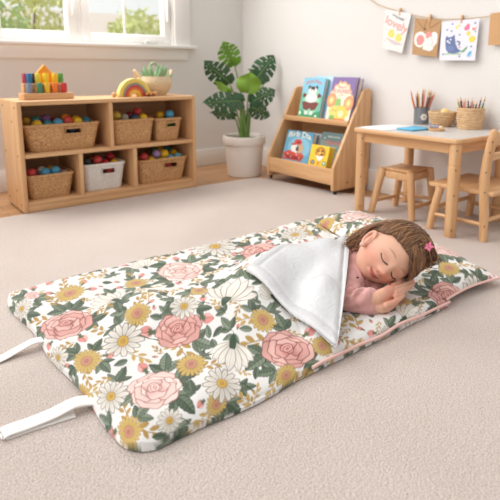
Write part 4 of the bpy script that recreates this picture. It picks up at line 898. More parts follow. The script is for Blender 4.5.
def quilt_h(x, y):
    x, y = np.asarray(x, float), np.asarray(y, float)
    e = np.minimum(np.minimum(y-YF, YBK-y), np.minimum(x-xleft(y), (xfold(y)-x)*0.65))
    ed = np.clip(1-(1-np.clip(e/0.060, 0, 1))**2, 0, 1)**0.6
    puff = 0.0055*wob(x, y, 26, 0.4)+0.0032*wob(x, y, 61, 1.9)+0.005*wob(x, y, 12, 2.2)
    tuft = np.zeros_like(x)
    for (tx, ty) in TUFTS: tuft -= 0.007*np.exp(-((x-tx)**2+(y-ty)**2)/0.018**2)
    return 0.012+ed*(0.026+bodyz(x, y)+puff+tuft)
TUFTS = [tuple(atz(a, b, .06)[:2]) for a, b in ((130, 298), (152, 331), (215, 290), (252, 300), (95, 330), (205, 345), (255, 245), (170, 300))]
def mattress_h(x, y):
    x, y = np.asarray(x, float), np.asarray(y, float)
    e = np.minimum(np.minimum(y-YF-0.004, YBK-0.006-y), np.minimum(x-xleft(y)-0.006, xright(y)-x))
    ed = np.sqrt(np.clip(1-(1-np.clip(e/0.03, 0, 1))**2, 0, 1))
    vis = sstep(-0.12, 0.02, x-xfold(y))
    return 0.008+ed*(0.008+0.020*vis+vis*(0.003*wob(x, y, 30, 0.9)+0.002*wob(x, y, 70, 2.1)))
# pillow: corners front-left, front-right, back-right, back-left
PC4 = [np.array(q) for q in ((1.372, 0.800), (1.660, 0.786), (1.925, 1.610), (1.640, 1.665))]
def pillow_xy(s, t):
    k = 0.022; s2 = s+k*np.sin(np.pi*t)*(0.5-s)*2*0.6; t2 = t+k*np.sin(np.pi*s)*(0.5-t)*1.4
    f = PC4[0]*(1-s2)[..., None]+PC4[1]*s2[..., None]; b = PC4[3]*(1-s2)[..., None]+PC4[2]*s2[..., None]
    return f*(1-t2)[..., None]+b*t2[..., None]
def pillow_t(s, t, x, y):
    q = np.clip(np.sin(np.pi*s), 0, 1)**0.5*np.clip(np.sin(np.pi*np.clip(t, 0, 1)), 0, 1)**0.38
    dent = 0.024*np.exp(-((x-1.42)**2+(y-0.97)**2)/0.12**2)
    crease = 0.007*wob(x, y, 34, 0.2)+0.004*wob(x, y, 70, 1.2)
    return q*np.maximum(0.066-dent+crease, 0.01)

# ------------------------------------------------------------------ nap mat: printed floral cloth
def L3(r, g, b): return np.array([lin(r), lin(g), lin(b)])
class Print:
    """flowers printed on the cloth, evaluated at plan positions on the mat"""
    def __init__(s): s.el = []
    def add(s, fn, cx, cy, r, rot=0.0, **kw): s.el.append((fn, cx, cy, r*(1.10 if fn in (f_rose, f_lily, f_sun) else 1.06), rot, kw))
    def paint(s, X, Y):
        col = np.tile(L3(226, 223, 219), (len(X), 1)); order = np.argsort(X); Xs = X[order]
        for (fn, cx, cy, r, rot, kw) in s.el:
            R2 = r*1.55; a, b = np.searchsorted(Xs, cx-R2), np.searchsorted(Xs, cx+R2)
            if b <= a: continue
            idx = order[a:b]; k = np.abs(Y[idx]-cy) < R2; idx = idx[k]
            if len(idx) == 0: continue
            v = np.array([cx, cy])/math.hypot(cx, cy); dx, dy = X[idx]-cx, Y[idx]-cy
            p = (dx*v[1]-dy*v[0])/r; q = (dx*v[0]+dy*v[1])/(r*1.32)
            c, sn = math.cos(rot), math.sin(rot); u, w = p*c+q*sn, -p*sn+q*c
            aa = 0.0022/r
            res = fn(u, w, aa, **kw)
            for al, cc in res:
                al = np.clip(al, 0, 1)[:, None]; col[idx] = col[idx]*(1-al)+cc*al
        return col
def msk(d, aa): return np.clip(0.5-d/aa, 0, 1)      # d<0 inside
def f_daisy(u, v, aa, n=13, cols=0, ph=0.0):
    r = np.hypot(u, v); th = np.arctan2(v, u)+ph; k = np.round(th*n/(2*np.pi)); da = th-k*2*np.pi/n
    ln = 1.0-0.10*np.mod(k*7.3, 1.0)-0.05*np.mod(k*3.1, 1); wmax = (np.pi/n)*(0.90 if cols == 0 else 1.0)
    f = np.clip(r/ln, 0, 1.2); wd = wmax*np.clip(1.25-1.15*np.clip(f-0.55, 0, 1)**1.2*1.9, 0, 1.2)
    d = np.maximum((np.abs(da)-wd)*r, r-ln)
    if cols == 0: pc, oc, vc, c1, c2 = L3(218, 212, 202), L3(122, 110, 97), L3(168, 157, 143), L3(196, 158, 70), L3(150, 110, 50)
    else: pc, oc, vc, c1, c2 = L3(200, 170, 100), L3(150, 120, 62), L3(176, 144, 78), L3(190, 136, 114), L3(150, 100, 78)
    body = msk(d, aa); edge = msk(np.abs(d)-0.026, aa)*(r > 0.2)
    vein = msk(np.abs(da)*r-0.010, aa)*(f < 0.8)*body*0.7
    inner = body*np.clip(0.75-r, 0, 1)*0.55
    out = [(body, pc), (inner, vc), (vein, vc), (edge*0.9, oc)]
    rc = 0.25 if cols == 0 else 0.36
    out += [(msk(r-rc, aa), c1), (msk(np.abs(r-rc)-0.02, aa)*0.8, c2), (msk(r-rc*0.5, aa)*0.55, c2), (msk(np.abs(np.sin(th*9+r*30))-0.3, 0.5)*(r < rc)*0.35, L3(225, 190, 110) if cols == 0 else L3(222, 160, 128))]
    return out
def f_sun(u, v, aa, ph=0.0): return f_daisy(u, v, aa, 17, 1, ph)
def f_rose(u, v, aa, tone=0, ph=0.0):
    """open rose: three rings of overlapping petals round a coiled bud"""
    v = v*1.22; th = np.arctan2(v, u); r = np.hypot(u, v); out = []
    deep, mid, lt, ln = [(L3(166, 92, 86), L3(196, 132, 124), L3(224, 178, 168), L3(124, 66, 60)), (L3(204, 150, 140), L3(222, 184, 175), L3(234, 212, 204), L3(164, 106, 96))][tone]
    rng = random.Random(int(ph*1000)+7)
    for ring, (n, pr, ps) in enumerate(((7, 0.66, 0.46), (6, 0.46, 0.42), (4, 0.26, 0.34))):
        ks = list(range(n)); rng.shuffle(ks)
        for k in ks:
            a = 2*math.pi*k/n+ph+ring*0.5+rng.uniform(-.2, .2); q = ps*rng.uniform(0.9, 1.15); cx, cy = pr*math.cos(a), pr*math.sin(a)
            x, y = (u-cx)*math.cos(a)+(v-cy)*math.sin(a), -(u-cx)*math.sin(a)+(v-cy)*math.cos(a)      # x outwards
            d = np.hypot(x*1.15, y*0.92)-q+0.03*np.sin(5*np.arctan2(y, x)+a*3); m = msk(d, aa); t = np.clip((x+q)/(2*q), 0, 1)
            out += [(m, lt if rng.random() < .45 else mid*0.5+lt*0.5), (m*np.clip(1.15-t*1.7, 0, 1), deep), (m*np.clip((t-0.15)*2, 0, 1)*np.clip((0.6-t)*2.5, 0, 1)*0.8, mid),
                    (m*msk(np.abs(np.sin(y*14/q*0.35+a))-0.10, 0.15)*np.clip(1-t, 0, 1)*0.45, deep), (msk(np.abs(d)-0.022, aa)*0.85, ln)]
    cu, cv_ = u+0.03, v-0.05; rc = np.hypot(cu, cv_); tc = np.arctan2(cv_, cu); dc = rc-0.27-0.03*np.cos(3*tc+ph); core = msk(dc, aa)
    sp = np.mod(rc*7.5-tc/(2*np.pi)+0.25*np.sin(2*tc+ph), 1.0)
    out += [(core, mid), (core*np.clip(1-sp*1.4, 0, 1), lt), (core*np.clip(sp*2-1.0, 0, 1)*0.9, deep), (core*msk(np.abs(sp-0.95)-0.07, 0.08)*0.8, ln), (msk(np.abs(dc)-0.022, aa)*0.9, ln), (msk(rc-0.06, aa)*0.8, deep)]
    return out
def f_leaf(u, v, aa, g=0):
    """pointed leaf along +u from -1 to 1"""
    t = np.clip((u+1)/2, 0, 1); w = 0.46*np.sin(np.pi*t**0.8)**0.85*(1+0.05*np.sin(t*34)); d = np.where((u > -1) & (u < 1), np.abs(v)-w, 1.0)
    a, b, c = [(L3(92, 106, 86), L3(126, 138, 116), L3(50, 60, 48)), (L3(110, 122, 102), L3(142, 152, 132), L3(60, 70, 58)), (L3(78, 92, 74), L3(108, 120, 100), L3(42, 52, 42))][g]
    m = msk(d, aa); vein = np.abs(np.mod(t*6.5-np.abs(v)*1.3, 1.0)-0.5)
    return [(m, a), (m*(v > 0)*0.75, b), (m*msk(vein-0.10, 0.12)*0.5, c), (m*msk(np.abs(v)-0.025, aa), c), (msk(np.abs(d)-0.04, aa)*0.75*(t > 0.02)*(t < 0.98), c)]
def f_stem(u, v, aa, bend=0.3):
    d = np.where(np.abs(u) < 1, np.abs(v-bend*(1-u*u))-0.045, 1.0); return [(msk(d, aa), L3(58, 72, 56))]
def f_sprig(u, v, aa, tone=0):
    c = [L3(192, 160, 98), L3(176, 142, 80)][tone]; o = L3(140, 108, 58)
    out = [(msk(np.where(np.abs(u) < 0.9, np.abs(v-0.12*np.sin(2*u))-0.03, 1), aa), o)]
    for k, (cu, cv_, a) in enumerate(((-0.5, 0.22, 0.7), (-0.2, -0.2, -0.7), (0.15, 0.30, 0.65), (0.42, -0.10, -0.5), (0.85, 0.12, 0.1))):
        x, y = (u-cu)*math.cos(a)+(v-cv_)*math.sin(a), -(u-cu)*math.sin(a)+(v-cv_)*math.cos(a)
        d = np.abs(y)-0.15*np.clip(1-(x/0.34)**2, 0, 1); d = np.where(np.abs(x) < 0.32, d, 1); out += [(msk(d, aa), c), (msk(np.abs(y)-0.012, aa)*(np.abs(x) < 0.3)*0.6, o)]
    return out
def f_bud(u, v, aa):
    t = np.clip((u+0.3)/1.2, 0, 1); d = np.where((u > -0.3) & (u < 0.9), np.abs(v)-0.48*np.sin(np.pi*(0.15+0.85*t))**0.8, 1.0); m = msk(d, aa)
    out = [(m, L3(214, 140, 132)), (m*np.clip(v*2.2, 0, 1), L3(236, 186, 178)), (m*msk(np.abs(v-0.12*np.sin(4*u))-0.03, aa), L3(160, 86, 82)), (msk(np.abs(d)-0.03, aa)*0.6, L3(160, 90, 84))]
    for a in (-0.6, 0, 0.6):
        x, y = (u+0.35)*math.cos(a)+v*math.sin(a), -(u+0.35)*math.sin(a)+v*math.cos(a)
        d = np.where((x > -0.4) & (x < 0.5), np.abs(y)-0.13*np.clip(1-((x-0.05)/0.45)**2, 0, 1), 1); out.append((msk(d, aa), L3(92, 104, 78)))
    return out
def f_lily(u, v, aa):
    """half opened white flower seen from the side, opening along +v"""
    vv = v+0.75; r = np.hypot(u, vv); th = np.arctan2(u, vv); out = []
    for k, a in enumerate((-0.95, 0.95, -0.62, 0.62, -0.32, 0.32, 0.0)):
        L = 1.62-0.30*abs(a); x = r*np.cos(th-a); y = r*np.sin(th-a); t = np.clip(x/L, 0, 1); w = 0.24*np.sin(np.pi*t**1.25)**0.8
        d = np.where((x > 0) & (x < L), np.abs(y)-w, 1.0); m = msk(d, aa)
        out += [(m, L3(230, 225, 215)), (m*np.clip(0.6-t, 0, 1)*0.8, L3(196, 188, 172)), (m*msk(np.abs(y)-0.012, aa)*0.6, L3(160, 148, 132)), (m*msk(np.abs(np.abs(y)-w*0.5)-0.008, aa)*0.4, L3(170, 158, 142)), (msk(np.abs(d)-0.018, aa)*(t < 0.99), L3(140, 128, 114))]
    d = np.where((vv > -0.35) & (vv < 0.34), np.abs(u)-0.17*np.clip(1-((vv-0.1)/0.5)**2, 0, 1), 1); out.append((msk(d, aa), L3(62, 80, 60)))
    return out
PR = Print()
def leafspray(x, y, r, a):
    n = 3 if r > 0.02 else 1
    v = np.array([x, y])/math.hypot(x, y); e1 = np.array([v[1], -v[0]])
    if n == 1: PR.add(f_leaf, x, y, r, a, g=rnd.randrange(3)); return
    bx, by = -0.55*r*math.cos(a), -0.55*r*math.sin(a); PR.add(f_stem, x, y, r*0.8, a, bend=0.1)
    for da, L, ds in ((0.95, 0.60, 0.55), (-0.95, 0.60, 0.60), (rnd.uniform(-.2, .2), 0.74, 0.80)):
        q = a+da; px, py = bx+ds*r*math.cos(q), by+ds*r*math.sin(q); P = np.array([x, y])+e1*px+v*py*1.32
        PR.add(f_leaf, P[0], P[1], r*L, q, g=rnd.randrange(3))
def onmat(px, py):
    """the point of the mat, blanket or pillow met by a line of sight, found on the height fields"""
    z = 0.06
    for _ in range(25):
        p = atz(px, py, z); x, y = p[0], p[1]
        if x < xfold(np.array(y)): h = float(quilt_h(x, y))
        elif x < float(xright(np.array(y))): h = float(mattress_h(x, y))
        else: h = 0.075
        z = z*0.5+0.5*min(max(h, 0.02), 0.2)
    return p[0], p[1]
def pxr(px, py, hw):
    x, y = onmat(px, py); d = np.array([x, y, .06])-EYE; return x, y, hw*(d@FW)/FPX
BLOOMS = []
def bloom(fn, px, py, hw, rot=0.0, **kw):
    x, y, r = pxr(px, py, hw); BLOOMS.append((fn, x, y, r, rot, kw))
for (px, py, hw, tone, ph) in ((66, 323, 22, 0, 0.3), (155, 388, 23, 1, 1.0), (178, 329, 20, 0, 2.1), (181, 272, 19, 1, 0.6), (260, 252, 18, 0, 1.5), (288, 349, 22, 0, 2.6), (448, 288, 17, 0, 0.9), (446, 250, 13, 1, 1.8), (358, 217, 15, 1, 0.4), (32, 295, 6, 1, 0.2)):
    bloom(f_rose, px, py, hw, 0.0, tone=tone, ph=ph)
for (px, py, hw, ph) in ((70, 293, 14, 0), (137, 313, 12.5, .1), (136, 283, 11, .2), (86, 361, 14.5, .3), (70, 396, 12, .5), (125, 437, 16, .1), (199, 290, 8.5, .2), (191, 364, 14.5, 0), (263, 320, 12, .1), (289, 379, 12, .3), (322, 346, 10, .1), (257, 228, 13, .2), (449, 266, 10, .3), (325, 229, 10, .1), (400, 301, 11, .1), (218, 408, 11, .2), (306, 233, 7, 0.3)):
    bloom(f_sun, px, py, hw, 0.0, ph=ph)
for (px, py, hw, ph) in ((19, 312, 13, 0), (123, 341, 20, .1), (110, 397, 18, .2), (184, 306, 14, .3), (222, 383, 19, .1), (215, 246, 20, .2), (480, 276, 15, 0), (52, 360, 14, .2), (170, 421, 13, .1), (295, 235, 14, .2), (84, 272, 9, .1), (392, 336, 10, .2)):
    bloom(f_daisy, px, py, hw, 0.0, ph=ph)
for (px, py, hw, rot) in ((108, 298, 17, 0.6), (232, 290, 22, -0.35), (231, 356, 19, 3.0), (412, 316, 15, -0.5), (142, 264, 11, 0.4), (268, 290, 10, 0.8)):
    bloom(f_lily, px, py, hw, rot)
rnd = random.Random(21)
# leaves, buds and golden sprigs round each bloom, then fillers in the gaps
small = []
def fits(x, y, r, ring=1.0):
    for (fn, bx, by, br, *_r) in BLOOMS:
        if math.hypot(x-bx, y-by) < br*0.92*ring+r*0.45: return False
    for (sx, sy, sr) in small:
        if math.hypot(x-sx, y-sy) < (r+sr)*0.68: return False
    return True
for (fn, bx, by, br, *_r) in list(BLOOMS):
    big = fn in (f_rose, f_lily); n = 9 if big else 6; a0 = rnd.uniform(0, 6.28)
    for k in range(n):
        a = a0+2*math.pi*k/n+rnd.uniform(-.25, .25); r = rnd.uniform(0.030, 0.040) if big else rnd.uniform(0.022, 0.031)
        v = np.array([bx, by])/math.hypot(bx, by); e1 = np.array([v[1], -v[0]]); rr = br+r*0.62
        P = np.array([bx, by])+e1*rr*math.cos(a)+v*rr*1.3*math.sin(a)
        if fits(P[0], P[1], r, 1.0):
            small.append((P[0], P[1], r)); q = rnd.random()
            if q < 0.66: leafspray(P[0], P[1], r*1.05, a+rnd.uniform(-.5, .5))
            elif q < 0.84: PR.add(f_bud, P[0], P[1], r*0.72, a+rnd.uniform(-.4, .4))
            else: PR.add(f_sprig, P[0], P[1], r*1.1, a+rnd.uniform(-.4, .4), tone=rnd.randrange(2))
for it in range(6000):
    x, y = rnd.uniform(0.3, 1.95), rnd.uniform(0.76, 1.72); r = rnd.choice((0.036, 0.030, 0.025, 0.020, 0.015))
    if it > 3000: r = min(r, 0.021)
    if not fits(x, y, r, 1.02): continue
    small.append((x, y, r)); q = rnd.random(); a = rnd.uniform(0, 6.28)
    if q < 0.12: continue
    if q < 0.48:
        leafspray(x, y, r*1.05, a)
    elif q < 0.84: PR.add(f_sprig, x, y, r*1.2, a, tone=rnd.randrange(2))
    else: PR.add(f_bud, x, y, r*0.62, a)
for b in BLOOMS:
    if b[0] is f_daisy: PR.add(f_stem, b[1]+b[3]*0.9, b[2]-b[3]*0.5, b[3]*0.8, -0.4, bend=0.15)
for b in BLOOMS: PR.add(b[0], b[1], b[2], b[3], b[4], **b[5])

# ------------------------------------------------------------------ nap mat: meshes
floral = attr_mat('floral_cloth', 0.75, 0.10, 420, 0.15, 0, 0.25)
mat_ = thing('nap_mat', 'white floral padded nap mat with pillow, blanket and carry straps on the carpet', 'nap mat', (1.0, 1.2, 0))
MO = np.array([1.0, 1.2, 0.0])
def gridfaces(nr, nc):
    i = np.arange(nr-1)[:, None]*nc+np.arange(nc-1)[None, :]; i = i.ravel(); return np.stack([i, i+1, i+nc+1, i+nc], 1)
def sheet(name, XY, Z, parent, zlow_r, bottom=0.003, inner=None):
    """grid of points with a wall all round: XY (nr,nc,2), Z (nr,nc)"""
    nr, nc = Z.shape
    P = np.concatenate([XY, Z[..., None]], 2)
    top, bot, lf, rg = P[-1:].copy(), P[:1].copy(), None, None
    bot[..., 2] = bottom; top[..., 2] = bottom; P = np.concatenate([bot, P, top], 0)
    lf, rg = P[:, :1].copy(), P[:, -1:].copy(); lf[..., 2] = bottom; rg[..., 2] = np.minimum(rg[..., 2], zlow_r)
    P = np.concatenate([lf, P, rg], 1); nr, nc = P.shape[:2]; V = P.reshape(-1, 3)
    # the print runs on over the rolled edge: measure it along the cloth, not straight down
    px, py = V[:, 0].copy(), V[:, 1].copy(); full = 0.036
    for d, sx, sy in ((py-YF, 0, -1), (YBK-py, 0, 1), (px-xleft(py), -1, 0)):
        near = np.clip(1-d/0.06, 0, 1); drop = np.clip(full-V[:, 2], 0, full)*near
        px += sx*drop*1.1; py += sy*drop*1.1
    col = PR.paint(px, py)
    return npmesh(name, V-MO, gridfaces(nr, nc), floral, parent, col)
NR, NC = 380, 520
v = np.linspace(0, 1, NR); y = YF+(YBK-YF)*(0.5-0.5*np.cos(np.pi*np.clip(v, 0, 1)))*0.25+(YBK-YF)*v*0.75
u = np.linspace(0, 1, NC); u = u+0.03*np.sin(2*np.pi*u)*-1
def corner(y, r): d0 = np.minimum(y-YF, YBK-y); k = np.clip(1-d0/r, 0, 1); return r*(1-np.sqrt(np.clip(1-k*k, 0, 1)))
def cornf(y, r): k = np.clip(1-(y-YF)/r, 0, 1); return r*(1-np.sqrt(np.clip(1-k*k, 0, 1)))
xl = xleft(y)+corner(y, 0.06); xr = xfold(y)-cornf(y, 0.03)
XX = xl[:, None]+(xr-xl)[:, None]*u[None, :]; YY = np.repeat(y[:, None], NC, 1)
# soft waves along the front and left edges
YY = YY+0.006*np.sin(XX*17+0.5)*np.clip(1-(YY-YF)/0.12, 0, 1)+0.004*np.sin(XX*31)*np.clip(1-(YBK-YY)/0.1, 0, 1)
XX = XX+0.005*np.sin(YY*19)*np.clip(1-(XX-0.32)/0.1, 0, 1)
quilt = sheet('blanket', np.stack([XX, YY], 2), quilt_h(XX, np.clip(YY, YF, YBK)), mat_, 0.012)
NR2, NC2 = 340, 380
y = np.linspace(YF+0.004, YBK-0.006, NR2); u = np.linspace(0, 1, NC2)**0.62
xl = xleft(y)+0.008+corner(y, 0.06); xr = xright(y)
XX = xl[:, None]+(xr-xl)[:, None]*u[None, :]; YY = np.repeat(y[:, None], NC2, 1)
base = sheet('mattress_pad', np.stack([XX, YY], 2), mattress_h(XX, YY), mat_, 0.003)
pinkpipe = plain('pink_piping', rgb(232, 190, 180), 0.6, 0.04, 60)
m = MB(); xs = np.linspace(0.80, 1.378, 40)
m.tube([(x-1.0, YF+0.001-1.2+0.002*math.sin(x*40), 0.021+0.003*math.sin(x*23)) for x in xs]+[(1.388-1.0, YF+0.012-1.2, 0.022), (1.394-1.0, YF+0.05-1.2, 0.024)], 0.0042, 8); m.build('piping', pinkpipe, base)
# pillow
s, t = np.meshgrid(np.linspace(0, 1, 190), np.linspace(0, 1, 300)); XY = pillow_xy(s, t); tt_ = pillow_t(s, t, XY[..., 0], XY[..., 1])
zc = 0.030
top = np.concatenate([XY, (zc+tt_)[..., None]], 2).reshape(-1, 3); bot = np.concatenate([XY, np.maximum(zc-0.5*tt_, 0.002)[..., None]], 2).reshape(-1, 3)
F1 = gridfaces(300, 190); V = np.concatenate([top, bot]); F = np.concatenate([F1, F1[:, ::-1]+len(top)])
pil = npmesh('pillow', V-MO, F, floral, mat_, PR.paint(V[:, 0], V[:, 1]))
m = MB(); pp = []
for k in range(60): q = pillow_xy(np.array(0.0+k/59), np.array(0.0)); pp.append((q[0]-1.0, q[1]-1.2-0.001, zc))
for k in range(1, 90): q = pillow_xy(np.array(1.0), np.array(k/89)); pp.append((q[0]-1.0+0.001, q[1]-1.2, zc))
m.tube(pp, 0.004, 8); m.build('piping', pinkpipe, pil)
# folded back corner with the white lining
C_ = np.array([0.95, 1.25])
for _ in range(20):
    C_ = 0.5*C_+0.5*atz(245, 270, float(quilt_h(C_[0], C_[1]))+0.014)[:2]
def satin():
    m, nt, b = base_mat('white_satin'); a = nt.nodes.new('ShaderNodeAttribute'); a.attribute_name = 'Col'
    nt.links.new(a.outputs['Color'], b.inputs['Base Color']); b.inputs['Roughness'].default_value = 0.42; b.inputs['Sheen Weight'].default_value = 0.2
    tc = nt.nodes.new('ShaderNodeTexCoord'); n = nt.nodes.new('ShaderNodeTexNoise'); n.inputs['Scale'].default_value = 34; n.inputs['Detail'].default_value = 3; n.inputs['Distortion'].default_value = 1.6
    nt.links.new(tc.outputs['Object'], n.inputs['Vector']); bp = nt.nodes.new('ShaderNodeBump'); bp.inputs['Strength'].default_value = 0.28; bp.inputs['Distance'].default_value = 0.01
    nt.links.new(n.outputs['Fac'], bp.inputs['Height']); nt.links.new(bp.outputs[0], b.inputs['Normal'])
    return m
NS, NT = 150, 170
S, T = np.meshgrid(np.linspace(0, 1, NS), np.linspace(0, 1, NT), indexing='ij')
S2 = S*0.985
XY = (A_*(1-S2)[..., None]+C_*S2[..., None])*(1-T)[..., None]+(B_*(1-S2)[..., None]+C_*S2[..., None])*T[..., None]
# edges bow outwards a little, corners rounded
out = np.array([0.65, -0.76]); bow = 0.016*np.sin(np.pi*T)*(1-S)**3; XY = XY+out*bow[..., None]
hx, hy = XY[..., 0], XY[..., 1]
Hb = quilt_h(np.minimum(hx, xfold(hy)-0.055), np.clip(hy, YF+0.03, YBK-.03))
Hs = Hb.copy()                             # the stiff corner bridges the dips below it
for _ in range(260):
    Pd = np.pad(Hs, 1, mode='edge'); Hs = (Pd[:-2, 1:-1]+Pd[2:, 1:-1]+Pd[1:-1, :-2]+Pd[1:-1, 2:]+4*Hs)/8
Hb = Hs+min(0.010, float((Hb-Hs).max()))
dAC = np.abs((hx-A_[0])*(C_-A_)[1]-(hy-A_[1])*(C_-A_)[0])/np.linalg.norm(C_-A_); dBC = np.abs((hx-B_[0])*(C_-B_)[1]-(hy-B_[1])*(C_-B_)[0])/np.linalg.norm(C_-B_)
dAB = np.abs((hx-A_[0])*(B_-A_)[1]-(hy-A_[1])*(B_-A_)[0])/np.linalg.norm(B_-A_)
dm = np.minimum(np.minimum(dAC, dBC), dAB)
edge = np.sqrt(np.clip(1-(1-np.clip(dm/0.014, 0, 1))**2, 0, 1))
wr = 0.006*wob(hx, hy, 26, 0.7)+0.0045*wob(hx+0.4*hy, hy*0.3, 62, 1.3)
seam = -0.0035*np.exp(-((np.minimum(dAC, dBC)-0.035)/0.008)**2)
zt = Hb+0.004+edge*(0.011+wr*sstep(0, .05, dm)+seam)+0.003*np.exp(-(dAB/0.03)**2)
zb = Hb+0.002
zfold = 0.032+0.0*T
top = np.concatenate([XY, zt[..., None]], 2).reshape(-1, 3); bot = np.concatenate([XY, zb[..., None]], 2).reshape(-1, 3)
F1 = gridfaces(NS, NT); n0 = len(top); ring = []
idx = np.arange(NS*NT).reshape(NS, NT); loop = np.concatenate([idx[0, :-1], idx[:-1, -1], idx[-1, :0:-1], idx[:0:-1, 0]])
side = np.stack([loop, np.roll(loop, -1), np.roll(loop, -1)+n0, loop+n0], 1)
V = np.concatenate([top, bot]); F = np.concatenate([F1, F1[:, ::-1]+n0, side])
colt = np.tile(L3(206, 206, 206), (n0, 1)); colb = PR.paint(bot[:, 0]+0.4, bot[:, 1]+0.1); pk = (T.ravel() < 0.02) | (T.ravel() > 0.98)
colb[(S.ravel() < 0.02)] = L3(206, 206, 206)
flap = npmesh('folded_lining', V-MO, F, satin(), quilt, np.concatenate([colt, colb])); flap['label'] = 'white satin lining of the turned back corner'
# straps
strapm = plain('white_webbing', rgb(240, 236, 231), 0.7, 0.03, 120, 0.1, 300)
def strap(path, w, th=0.0035):
    V = []; F = []; P = [Vector(p) for p in path]; n = len(P)
    for i, p in enumerate(P):
        tg = (P[min(i+1, n-1)]-P[max(i-1, 0)]).normalized(); sd_ = tg.cross(Vector((0, 0, 1))).normalized(); up_ = sd_.cross(tg)
        for a, b in ((-1, -1), (1, -1), (1, 1), (-1, 1)): V.append(tuple(p+sd_*a*w/2+up_*b*th/2-Vector(MO)))
    for i in range(n-1):
        for k in range(4): F.append((i*4+k, i*4+(k+1) % 4, i*4+4+(k+1) % 4, i*4+4+k))
    F += [(0, 1, 2, 3), (4*n-4, 4*n-3, 4*n-2, 4*n-1)]
    o = npmesh('strap', V, F, strapm, mat_, smooth=False)
    md = o.modifiers.new('bev', 'BEVEL'); md.width = 0.001; md.segments = 2; md.limit_method = 'ANGLE'
def sub(pts, k=6):
    out = []; n = len(pts)
    for i in range(n-1):
        p0, p1, p2, p3 = [Vector(pts[min(max(i+j, 0), n-1)]) for j in (-1, 0, 1, 2)]
        for q in range(k):
            t = q/k; out.append(0.5*((2*p1)+(p2-p0)*t+(2*p0-5*p1+4*p2-p3)*t*t+(3*p1-p0-3*p2+p3)*t**3))
    out.append(Vector(pts[-1])); return out
strap(sub([(0.345, 1.322, 0.016), (0.305, 1.326, 0.022), (0.26, 1.325, 0.012), (0.21, 1.318, 0.004), (0.12, 1.312, 0.003), (0.02, 1.318, 0.003)]), 0.029)
strap(sub([(0.345, 1.006, 0.012), (0.305, 1.012, 0.020), (0.26, 1.016, 0.012), (0.21, 1.020, 0.0085), (0.172, 1.022, 0.009), (0.163, 1.022, 0.006), (0.172, 1.022, 0.0028), (0.22, 1.018, 0.0028), (0.30, 1.006, 0.003)]), 0.036)
# ------------------------------------------------------------------ sleeping child
rnd = random.Random(12)
HS = 1.12
cdir = -ray(390, 267.5)/np.linalg.norm(ray(390, 267.5))
uh = 0.89*RT+0.45*UP; uh -= cdir*(uh@cdir); uh /= np.linalg.norm(uh)
lh = np.cross(cdir, uh); lh = lh if lh@UP > 0 else -lh
PSI = R(24); Lx = math.cos(PSI)*lh+math.sin(PSI)*cdir; Ny = math.cos(PSI)*cdir-math.sin(PSI)*lh; Uz = uh
if np.cross(Lx, Ny)@Uz < 0: HANDED = -1
else: HANDED = 1
HM = np.stack([Lx, Ny, Uz], 1)            # columns: her upper side, her face, her crown
EYE_L = np.array([0, 0.084, -0.014])
HC = atz(390, 267.5, 0.148)-HM@(EYE_L*HS)
def hw(p): return HC+(HM@(np.asarray(p, float).T*HS)).T
def hl(P): return ((np.asarray(P)-HC)@HM)/HS
def g3(p, c, s, ax=(0, 1, 2)):
    return np.exp(-sum(((p[:, a]-c[i])/s[i])**2 for i, a in enumerate(ax))/2)
def head_shape(d, face=True):
    p = d*np.array([0.069, 0.088, 0.098]); low = np.clip(-p[:, 2]/0.1, 0, 1)
    p[:, 0] *= 1-0.16*low**1.6
    bk = p[:, 1] < 0
    p[:, 1] = np.where(bk, p[:, 1]*(1-0.45*low)*1.04, p[:, 1]*(1-0.05*low))
    if not face: return p
    f = np.clip(p[:, 1]/0.04, 0, 1); q = p.copy(); a2 = (0, 2); dy = np.zeros(len(p))
    dy += 0.004*g3(q, (0, 0.05), (0.035, 0.022), a2)                                   # forehead
    dy += 0.0055*g3(q, (0, -0.018), (0.0068, 0.014), a2)+0.0165*g3(q, (0, -0.036), (0.0082, 0.0085), a2)   # nose
    for s in (-1, 1):
        dy += 0.0065*g3(q, (s*0.0115, -0.040), (0.0052, 0.005), a2)
        dy -= 0.0065*g3(q, (s*0.026, -0.010), (0.013, 0.009), a2)
        dy += 0.0050*g3(q, (s*0.027, -0.016), (0.0095, 0.0062), a2)                    # closed lids
        dy += 0.0020*g3(q, (s*0.027, 0.008), (0.015, 0.005), a2)                       # brow
        dy += 0.0075*g3(q, (s*0.036, -0.050), (0.021, 0.021), a2)                      # cheeks
        dy -= 0.0030*g3(q, (s*0.019, -0.062), (0.004, 0.005), a2)                      # mouth corners
        dy -= 0.0020*g3(q, (s*0.014, -0.043), (0.004, 0.006), a2)
    dy += 0.0050*g3(q, (0, -0.0585), (0.0105, 0.0030), a2)+0.0055*g3(q, (0, -0.0655), (0.0100, 0.0034), a2)
    dy -= 0.0042*g3(q, (0, -0.0620), (0.015, 0.0013), a2)
    dy -= 0.0030*g3(q, (0, -0.0735), (0.012, 0.004), a2)+-0.0065*g3(q, (0, -0.085), (0.016, 0.011), a2)
    p[:, 1] += dy*f
    for s in (-1, 1): p[:, 0] += s*0.004*g3(q, (s*0.055, 0.05, -0.045), (0.022, 0.03, 0.022))
    return p
def ico(sub):
    b2 = bmesh.new(); bmesh.ops.create_icosphere(b2, subdivisions=sub, radius=1.0)
    V = np.array([v.co[:] for v in b2.verts]); F = np.array([[v.index for v in f.verts] for f in b2.faces]); b2.free(); return V, F
IV, IF = ico(6)
